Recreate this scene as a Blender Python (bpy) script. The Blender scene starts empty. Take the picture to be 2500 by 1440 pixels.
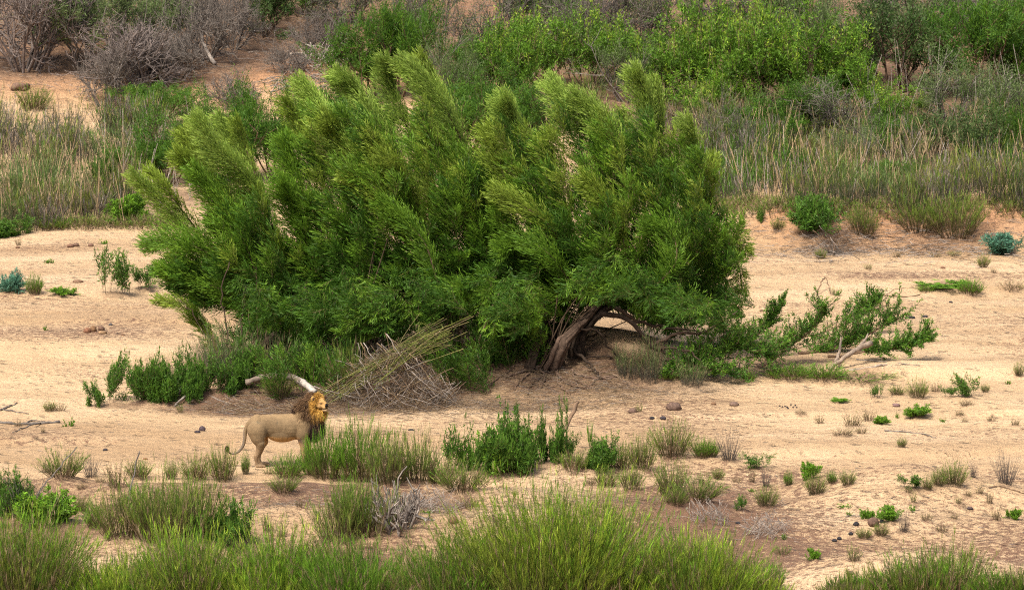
import bpy, math, random
import numpy as np
from mathutils import Vector, Matrix
random.seed(7)
rng = np.random.default_rng(11)
C = bpy.context.scene.collection
S = bpy.context.scene

# ------------------------------------------------------------------ camera, world, sun, exposure
PITCH, CZ, FPX = math.radians(9.4), 16.0, 8700.0     # focal length in photo pixels (2500 wide)
cd = bpy.data.cameras.new('camera'); cam = bpy.data.objects.new('camera', cd); C.objects.link(cam)
cam.location = (0, 0, CZ); cam.rotation_euler = (math.pi/2 - PITCH, 0, 0)
cd.sensor_width = 36; cd.lens = 36*FPX/2500; cd.clip_start = 1; cd.clip_end = 3000
cd.dof.use_dof = True; cd.dof.focus_distance = 80; cd.dof.aperture_fstop = 3.6
S.camera = cam
SUN_EL, SUN_AZ = math.radians(58), math.radians(215)   # azimuth clockwise from +Y (north): light comes from behind-left of the camera
w = bpy.data.worlds.new('World'); S.world = w; w.use_nodes = True
nt = w.node_tree; nt.nodes.clear()
sky = nt.nodes.new('ShaderNodeTexSky'); sky.sky_type = 'NISHITA'; sky.sun_disc = False
sky.sun_elevation = SUN_EL; sky.sun_rotation = SUN_AZ; sky.air_density = 1.0; sky.dust_density = 6.0; sky.ozone_density = .3
bg = nt.nodes.new('ShaderNodeBackground'); bg.inputs[1].default_value = 0.12
ow = nt.nodes.new('ShaderNodeOutputWorld')
nt.links.new(sky.outputs[0], bg.inputs[0]); nt.links.new(bg.outputs[0], ow.inputs[0])
sl = bpy.data.lights.new('sun', 'SUN'); sun = bpy.data.objects.new('sun', sl); C.objects.link(sun)
sl.energy = 2.7; sl.angle = math.radians(12); sl.color = (1, .95, .86)
dv = Vector((math.sin(SUN_AZ)*math.cos(SUN_EL), math.cos(SUN_AZ)*math.cos(SUN_EL), math.sin(SUN_EL)))
sun.rotation_euler = dv.to_track_quat('Z', 'Y').to_euler()
S.view_settings.view_transform = 'Standard'; S.view_settings.look = 'None'; S.view_settings.gamma = 1
S.view_settings.use_curve_mapping = False
S.view_settings.exposure = 0.82
S.render.engine = 'CYCLES'
S.cycles.max_bounces = 6; S.cycles.diffuse_bounces = 3; S.cycles.glossy_bounces = 1; S.cycles.transmission_bounces = 3
S.cycles.transparent_max_bounces = 4; S.cycles.use_denoising = False; S.cycles.filter_width = 1.1

# ------------------------------------------------------------------ noise, terrain
def h2(ix, iy, s):
    n = (ix.astype(np.int64)*374761393 + iy.astype(np.int64)*668265263 + s*974711) & 0x7fffffff
    n = ((n ^ (n >> 13))*1274126177) & 0x7fffffff
    return ((n ^ (n >> 16)) & 0xffff)/65535.0
def vn(x, y, s=0):
    x = np.asarray(x, float); y = np.asarray(y, float)
    ix = np.floor(x); iy = np.floor(y); fx = x-ix; fy = y-iy
    fx = fx*fx*(3-2*fx); fy = fy*fy*(3-2*fy)
    a = h2(ix, iy, s); b = h2(ix+1, iy, s); c = h2(ix, iy+1, s); d = h2(ix+1, iy+1, s)
    return (a*(1-fx)+b*fx)*(1-fy) + (c*(1-fx)+d*fx)*fy
def sm(t): t = np.clip(t, 0, 1); return t*t*(3-2*t)
def crest(x): return 70.6 + 1.2*(vn(x/3.1+5, x*0, 3)-.5) - .6*np.exp(-((x-3.6)/1.5)**2)*-1
def hz(x, y):
    x = np.asarray(x, float); y = np.asarray(y, float)
    z = .30*(vn(x/11, y/4.5, 1)-.5) + .12*(vn(x/3.2, y/1.6, 2)-.5)
    near = 1-sm((y-112)/20)
    z = z + near*(.09*(vn(x/1.1, y/.65, 4)-.5) + .05*(vn(x/.45, y/.38, 5)-.5))
    for yl, x0, x1, k in ((76.6, -16, -7.5, .16), (84.4, 5.2, 20, .14), (79.3, 1.5, 20, .10), (92, -20, -5, .10), (96.5, 6, 20, .10), (81.5, -18, -9.5, .08), (88.5, 7, 20, .09), (75.0, 4.2, 20, .12)):
        dd = y-yl-.9*(vn(x/2.7, x*0, int(yl*10))-.5)-.25*(vn(x/.7, x*0, int(yl*7))-.5); z = z+k*sm(dd/.22)*np.exp(-np.maximum(dd, 0)/1.9)*sm((x-x0)/2)*sm((x1-x)/2)
    # willow mound and the litter bank left of it
    z = z + .95*np.exp(-((x-1.6)/2.9)**2-((y-86.3)/2.3)**2)
    z = z + .35*np.exp(-((x+5.0)/3.6)**2-((y-83.5)/2.2)**2)
    # near bank with a rounded crest
    bk = sm((crest(x)-y)/1.6+.3)
    z = z + bk*(.62 + .42*(vn(x/2.3, y/1.9, 6)-.5) + .20*(vn(x/1.1, y/.9, 16)-.5) + .22*np.exp(-((x-3.4)/1.3)**2-((y-69.5)/1.3)**2) + .2*np.exp(-((x-8.2)/1.2)**2-((y-69.3)/1.3)**2))
    # far bank
    side = sm((x-5.5)/3)
    yb = 104.0 + 1.2*(vn(x/4, x*0, 7)-.5)
    z = z + side*(sm((y-yb)/3.2)*(1.25+.6*(vn(x/2.6, y/3, 8)-.5)))
    z = z + (1-side)*(sm((y-106)/6)*.55)
    # hillside
    hy = np.maximum(y-117, 0)
    z = z + np.where(hy < 160, .13*hy, .13*160 + .03*(hy-160)) + sm(hy/15)*(.9*(vn(x/7, y/6, 9)-.5)+.25*(vn(x/2, y/2, 10)-.5))
    # slope the camera stands on
    z = z + 12.6*sm((36-y)/34)
    return z
cp, sp_ = math.cos(PITCH), math.sin(PITCH)
def ray(px, py):
    u = (px-1250)/FPX; v = (720-py)/FPX
    return np.array([u, cp+v*sp_, -sp_+v*cp])     # per unit along the camera axis
def at(px, py, Y):
    d = ray(px, py); k = Y/d[1]
    return np.array([d[0]*k, Y, CZ+d[2]*k])
YS = np.linspace(56, 190, 269)
def ground(px, py):
    d = ray(px, py); k = YS/d[1]
    below = (CZ+d[2]*k) < hz(d[0]*k, YS)
    i = int(np.argmax(below)) if below.any() else len(YS)-1
    Y = YS[i]
    if i > 0:
        yf = np.linspace(YS[i-1], Y, 24); kf = yf/d[1]; bf = (CZ+d[2]*kf) < hz(d[0]*kf, yf); Y = yf[int(np.argmax(bf))] if bf.any() else Y
    x = d[0]*Y/d[1]
    return np.array([x, Y, float(hz(x, Y))])
def ppm(Y): return FPX/math.hypot(Y, 14)*1.0        # photo pixels per metre at that distance

# ------------------------------------------------------------------ materials
def nodemat(name):
    m = bpy.data.materials.new(name); m.use_nodes = True
    t = m.node_tree; t.nodes.clear()
    return m, t, t.nodes, t.links
def attr_mat(name, rough=.8, trans=0.0, bump=0.0, bscale=60, vary=.25, vscale=9, spec=.2):
    m, t, N, L = nodemat(name)
    at_ = N.new('ShaderNodeAttribute'); at_.attribute_name = 'tint'
    tc = N.new('ShaderNodeTexCoord')
    no = N.new('ShaderNodeTexNoise'); no.inputs['Scale'].default_value = vscale; no.inputs['Detail'].default_value = 3
    L.new(tc.outputs['Object'], no.inputs['Vector'])
    mr = N.new('ShaderNodeMapRange'); mr.inputs[1].default_value = .3; mr.inputs[2].default_value = .7
    mr.inputs[3].default_value = 1-vary; mr.inputs[4].default_value = 1+vary
    L.new(no.outputs[0], mr.inputs[0])
    mx = N.new('ShaderNodeMix'); mx.data_type = 'RGBA'; mx.blend_type = 'MULTIPLY'; mx.inputs[0].default_value = 1
    L.new(at_.outputs['Color'], mx.inputs[6]); L.new(mr.outputs[0], mx.inputs[7])
    pb = N.new('ShaderNodeBsdfPrincipled'); pb.inputs['Roughness'].default_value = rough
    pb.inputs['Specular IOR Level'].default_value = spec
    L.new(mx.outputs[2], pb.inputs['Base Color'])
    out = N.new('ShaderNodeOutputMaterial'); last = pb.outputs[0]
    if bump:
        b = N.new('ShaderNodeBump'); b.inputs['Strength'].default_value = bump; b.inputs['Distance'].default_value = .02
        n2 = N.new('ShaderNodeTexNoise'); n2.inputs['Scale'].default_value = bscale; n2.inputs['Detail'].default_value = 4
        L.new(tc.outputs['Object'], n2.inputs['Vector']); L.new(n2.outputs[0], b.inputs['Height']); L.new(b.outputs[0], pb.inputs['Normal'])
    if trans:
        tr = N.new('ShaderNodeBsdfTranslucent'); L.new(mx.outputs[2], tr.inputs['Color'])
        ms = N.new('ShaderNodeMixShader'); ms.inputs[0].default_value = trans
        L.new(last, ms.inputs[1]); L.new(tr.outputs[0], ms.inputs[2]); last = ms.outputs[0]
    L.new(last, out.inputs[0])
    return m
M_LEAF = attr_mat('foliage', .55, .35, vary=.22, vscale=1.3, spec=.25)
M_BARK = attr_mat('bark', .9, 0, .6, 40, .3, 12)
M_FUR = attr_mat('lion_coat', .85, 0, .35, 120, .16, 70, .1)
M_HAIR = attr_mat('mane_hair', .7, .1, 0, 10, .2, 25, .2)
M_STONE = attr_mat('dung_and_stone', .95, 0, .8, 30, .35, 22, .1)
M_GLOSS = attr_mat('wet_dark', .25, 0, 0, 10, .05, 10, .5)

def sand_mat():
    m, t, N, L = nodemat('sand')
    tc = N.new('ShaderNodeTexCoord')
    def noise(scale, detail=5, rough=.6, vec=None, stretch=None):
        n = N.new('ShaderNodeTexNoise'); n.inputs['Scale'].default_value = scale; n.inputs['Detail'].default_value = detail
        n.inputs['Roughness'].default_value = rough
        src = tc.outputs['Object']
        if stretch:
            mp = N.new('ShaderNodeMapping'); mp.inputs['Scale'].default_value = stretch; L.new(src, mp.inputs[0]); src = mp.outputs[0]
        L.new(src, n.inputs['Vector']); return n.outputs[0]
    def ramp(src, stops):
        r = N.new('ShaderNodeValToRGB'); e = r.color_ramp.elements
        e[0].position, e[0].color = stops[0][0], (*stops[0][1], 1); e[1].position, e[1].color = stops[-1][0], (*stops[-1][1], 1)
        for p, c in stops[1:-1]:
            q = e.new(p); q.color = (*c, 1)
        L.new(src, r.inputs[0]); return r.outputs[0]
    def mix(f, a, b, mode='MIX'):
        x = N.new('ShaderNodeMix'); x.data_type = 'RGBA'; x.blend_type = mode
        if isinstance(f, float): x.inputs[0].default_value = f
        else: L.new(f, x.inputs[0])
        for s, i in ((a, 6), (b, 7)):
            if isinstance(s, tuple): x.inputs[i].default_value = (*s, 1)
            else: L.new(s, x.inputs[i])
        return x.outputs[2]
    sand = ramp(noise(.35, 6, .65, stretch=(.5, 1.5, 1)), [(.28, (.42, .285, .162)), (.5, (.50, .352, .208)), (.72, (.57, .415, .262))])
    grain = ramp(noise(17, 6, .8), [(.25, (.70, .66, .62)), (.5, (1, 1, 1)), (.8, (1.14, 1.14, 1.14))])
    sand = mix(1.0, sand, grain, 'MULTIPLY')
    sand = mix(1.0, sand, ramp(noise(.16, 4, .6, stretch=(.35, 1.6, 1)), [(.38, (.80, .77, .74)), (.5, (.98, .98, .98)), (.62, (1.08, 1.08, 1.07))]), 'MULTIPLY')
    lit = ramp(noise(5, 6, .75), [(.3, (.085, .052, .034)), (.5, (.17, .105, .066)), (.72, (.30, .20, .125))])
    red = ramp(noise(.8, 6, .7), [(.3, (.27, .125, .062)), (.55, (.38, .195, .10)), (.75, (.47, .27, .15))])
    a = N.new('ShaderNodeAttribute'); a.attribute_name = 'tint'
    sx = N.new('ShaderNodeSeparateColor'); L.new(a.outputs['Color'], sx.inputs[0])
    def thresh(src, lo, hi, nz, k):
        ad = N.new('ShaderNodeMath'); ad.operation = 'MULTIPLY_ADD'; ad.inputs[1].default_value = k; L.new(nz, ad.inputs[0]); L.new(src, ad.inputs[2])
        mr = N.new('ShaderNodeMapRange'); mr.inputs[1].default_value = lo; mr.inputs[2].default_value = hi; L.new(ad.outputs[0], mr.inputs[0]); return mr.outputs[0]
    col = mix(thresh(sx.outputs[1], .45, 1.1, noise(1.5, 4), .4), sand, red)
    col = mix(thresh(sx.outputs[0], .55, 1.05, noise(3.5, 7, .8), .75), col, lit)
    # dark crumbs lying in the sand
    sp = noise(9, 6, .9, stretch=(.7, 1, 1))
    spk = thresh(sx.outputs[2], 1.12, 1.2, sp, 1.35)
    col = mix(spk, col, (.17, .10, .065))
    pb = N.new('ShaderNodeBsdfPrincipled'); pb.inputs['Roughness'].default_value = .95; pb.inputs['Specular IOR Level'].default_value = .1
    L.new(col, pb.inputs['Base Color'])
    b1 = N.new('ShaderNodeBump'); b1.inputs['Strength'].default_value = 1; b1.inputs['Distance'].default_value = .16
    L.new(noise(3.0, 7, .68, stretch=(.75, 1.3, 1)), b1.inputs['Height'])
    vo = N.new('ShaderNodeTexVoronoi'); vo.inputs['Scale'].default_value = 1.9; L.new(tc.outputs['Object'], vo.inputs['Vector'])
    pm_ = N.new('ShaderNodeMapRange'); pm_.interpolation_type = 'SMOOTHSTEP'; pm_.inputs[1].default_value = .03; pm_.inputs[2].default_value = .30; L.new(vo.outputs['Distance'], pm_.inputs[0])
    b2 = N.new('ShaderNodeBump'); b2.inputs['Strength'].default_value = .8; b2.inputs['Distance'].default_value = .11
    L.new(pm_.outputs[0], b2.inputs['Height']); L.new(b1.outputs[0], b2.inputs['Normal'])
    L.new(b2.outputs[0], pb.inputs['Normal'])
    o = N.new('ShaderNodeOutputMaterial'); L.new(pb.outputs[0], o.inputs[0])
    return m
M_SAND = sand_mat()

# ------------------------------------------------------------------ mesh builder
def unit(v): return v/np.maximum(np.linalg.norm(v, axis=-1, keepdims=True), 1e-9)
class MB:
    def __init__(s): s.v = []; s.q = []; s.t = []; s.c = []; s.n = 0
    def add(s, v, c, q=None, t=None):
        v = np.asarray(v, float).reshape(-1, 3); c = np.asarray(c, float)
        if c.ndim == 1: c = np.tile(c, (len(v), 1))
        s.v.append(v); s.c.append(c)
        if q is not None and len(q): s.q.append(np.asarray(q, np.int64).reshape(-1, 4)+s.n)
        if t is not None and len(t): s.t.append(np.asarray(t, np.int64).reshape(-1, 3)+s.n)
        s.n += len(v)
    def leaves(s, P, D, L, W, col, ctip=None, fold=None):
        P = P.reshape(-1, 3); n = len(P); D = unit(D.reshape(-1, 3))
        L = np.broadcast_to(L, (n,)); W = np.broadcast_to(W, (n,)); col = np.broadcast_to(col, (n, 3))
        r = rng.normal(size=(n, 3)); sd = unit(np.cross(D, r))
        mid = P + D*(L*.45)[:, None]
        tip = P + D*L[:, None]
        v = np.stack([P, mid+sd*(W/2)[:, None], tip, mid-sd*(W/2)[:, None]], 1).reshape(-1, 3)
        c4 = np.repeat(col, 4, 0)
        s.add(v, c4, q=np.arange(n*4).reshape(-1, 4))
    def segs(s, A, B, ra, rb, col, colb=None):
        A = A.reshape(-1, 3); B = B.reshape(-1, 3); n = len(A)
        if n == 0: return
        ra = np.broadcast_to(ra, (n,)); rb = np.broadcast_to(rb, (n,)); col = np.broadcast_to(col, (n, 3))
        colb = col if colb is None else np.broadcast_to(colb, (n, 3))
        D = unit(B-A); ref = np.where(np.abs(D[:, 2:3]) > .8, [[1., 0, 0]], [[0, 0, 1.]])
        X = unit(np.cross(D, ref)); Y = np.cross(D, X)
        vs = []
        for k in range(3):
            a = 2*math.pi*k/3; o = X*math.cos(a)+Y*math.sin(a)
            vs.append(A+o*ra[:, None])
        for k in range(3):
            a = 2*math.pi*k/3; o = X*math.cos(a)+Y*math.sin(a)
            vs.append(B+o*rb[:, None])
        v = np.stack(vs, 1).reshape(-1, 3); c = np.stack([col]*3+[colb]*3, 1).reshape(-1, 3)
        b = (np.arange(n)*6)[:, None]
        q = np.concatenate([b+np.array([[0, 1, 4, 3]]), b+np.array([[1, 2, 5, 4]]), b+np.array([[2, 0, 3, 5]])])
        s.add(v, c, q=q)
    def tube(s, pts, rad, col, sides=7, rough=.0, cap=True, colb=None):
        pts = np.asarray(pts, float); n = len(pts); rad = np.broadcast_to(rad, (n,))
        T = unit(np.gradient(pts, axis=0)); ref = np.array([.13, .9, .31])
        X = unit(np.cross(T, ref)); Y = np.cross(T, X)
        a = np.arange(sides)*2*math.pi/sides
        R = rad[:, None]*(1+rough*(rng.random((n, sides))-.5)*2)
        v = pts[:, None]+R[..., None]*(X[:, None]*np.cos(a)[None, :, None]+Y[:, None]*np.sin(a)[None, :, None])
        cc = np.asarray(col, float)
        if colb is not None:
            tt = np.linspace(0, 1, n)[:, None]; cc = (1-tt)*cc+tt*np.asarray(colb); cc = np.repeat(cc, sides, 0)
        else: cc = np.tile(cc, (n*sides, 1))
        cc = cc*(1+.25*(rng.random((len(cc), 1))-.5))
        q = []; i = np.arange(n-1)[:, None]*sides; j = np.arange(sides)[None]; k = (j+1) % sides
        q = np.stack([i+j, i+k, i+sides+k, i+sides+j], -1).reshape(-1, 4)
        v = v.reshape(-1, 3); t = None
        if cap:
            v = np.vstack([v, pts[:1], pts[-1:]]); cc = np.vstack([cc, cc[:1], cc[-1:]])
            j = np.arange(sides); k = (j+1) % sides
            t = np.concatenate([np.stack([k, j, 0*j+n*sides], -1), np.stack([(n-1)*sides+j, (n-1)*sides+k, 0*j+n*sides+1], -1)])
        s.add(v, cc, q=q, t=t)
    def blob(s, c, r, col, nu=12, nv=8, noise=.0, rot=None, seed=0):
        u = np.arange(nu)*2*math.pi/nu; vv = np.linspace(0, math.pi, nv+1)[1:-1]
        U, V = np.meshgrid(u, vv)
        d = np.stack([np.cos(U)*np.sin(V), np.sin(U)*np.sin(V), np.cos(V)], -1).reshape(-1, 3)
        d = np.vstack([d, [[0, 0, 1]], [[0, 0, -1]]])
        k = 1+noise*(rng.random((len(d), 1))-.5)*2
        p = d*k*np.asarray(r, float)
        if rot is not None: p = p@np.asarray(rot).T
        p = p+np.asarray(c, float)
        m = nv-1
        i = np.arange(m-1)[:, None]*nu; j = np.arange(nu)[None]; kk = (j+1) % nu
        q = np.stack([i+j, i+nu+j, i+nu+kk, i+kk], -1).reshape(-1, 4)
        j = np.arange(nu); kk = (j+1) % nu
        t = np.concatenate([np.stack([0*j+m*nu, j, kk], -1), np.stack([0*j+m*nu+1, (m-1)*nu+kk, (m-1)*nu+j], -1)])
        cc = np.tile(np.asarray(col, float), (len(p), 1))*(1+.2*(rng.random((len(p), 1))-.5))
        s.add(p, cc, q=q, t=t)
    def mesh(s, name, mat, origin=(0, 0, 0), smooth=False):
        v = np.concatenate(s.v)-np.asarray(origin, float); c = np.concatenate(s.c)
        q = np.concatenate(s.q) if s.q else np.zeros((0, 4), np.int64); t = np.concatenate(s.t) if s.t else np.zeros((0, 3), np.int64)
        me = bpy.data.meshes.new(name); me.vertices.add(len(v)); me.vertices.foreach_set('co', v.astype(np.float32).ravel())
        nl = q.size+t.size; me.loops.add(nl); me.loops.foreach_set('vertex_index', np.concatenate([q.ravel(), t.ravel()]).astype(np.int32))
        me.polygons.add(len(q)+len(t))
        st = np.concatenate([np.arange(len(q))*4, q.size+np.arange(len(t))*3]).astype(np.int32)
        me.polygons.foreach_set('loop_start', st)
        if smooth: me.polygons.foreach_set('use_smooth', np.ones(len(st), bool))
        me.update(calc_edges=True)
        a = me.color_attributes.new('tint', 'FLOAT_COLOR', 'POINT')
        a.data.foreach_set('color', np.hstack([np.clip(c, 0, 1), np.ones((len(c), 1))]).astype(np.float32).ravel())
        me.materials.append(mat)
        return me
def obj(name, me, parent=None, loc=None):
    o = bpy.data.objects.new(name, me); C.objects.link(o)
    if parent is not None: o.parent = parent
    if loc is not None: o.location = loc
    return o
def tag(o, label=None, cat=None, group=None, kind=None):
    if label: o['label'] = label
    if cat: o['category'] = cat
    if group: o['group'] = group
    if kind: o['kind'] = kind
    return o
def thing(name, loc, label, cat, group=None, rz=0):
    o = bpy.data.objects.new(name, None); C.objects.link(o); o.location = loc; o.rotation_euler.z = rz
    o.empty_display_size = .3
    return tag(o, label, cat, group)
def lerp_path(ctrl, n):
    """smooth curve through control points (Catmull-Rom)"""
    P = np.asarray(ctrl, float); k = len(P)
    Q = np.vstack([2*P[0]-P[1], P, 2*P[-1]-P[-2]])
    t = np.linspace(0, k-1-1e-6, n); i = t.astype(int); f = (t-i)[:, None]
    a, b, c, d = Q[i], Q[i+1], Q[i+2], Q[i+3]
    return .5*((2*b)+(-a+c)*f+(2*a-5*b+4*c-d)*f*f+(-a+3*b-3*c+d)*f**3)

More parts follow.
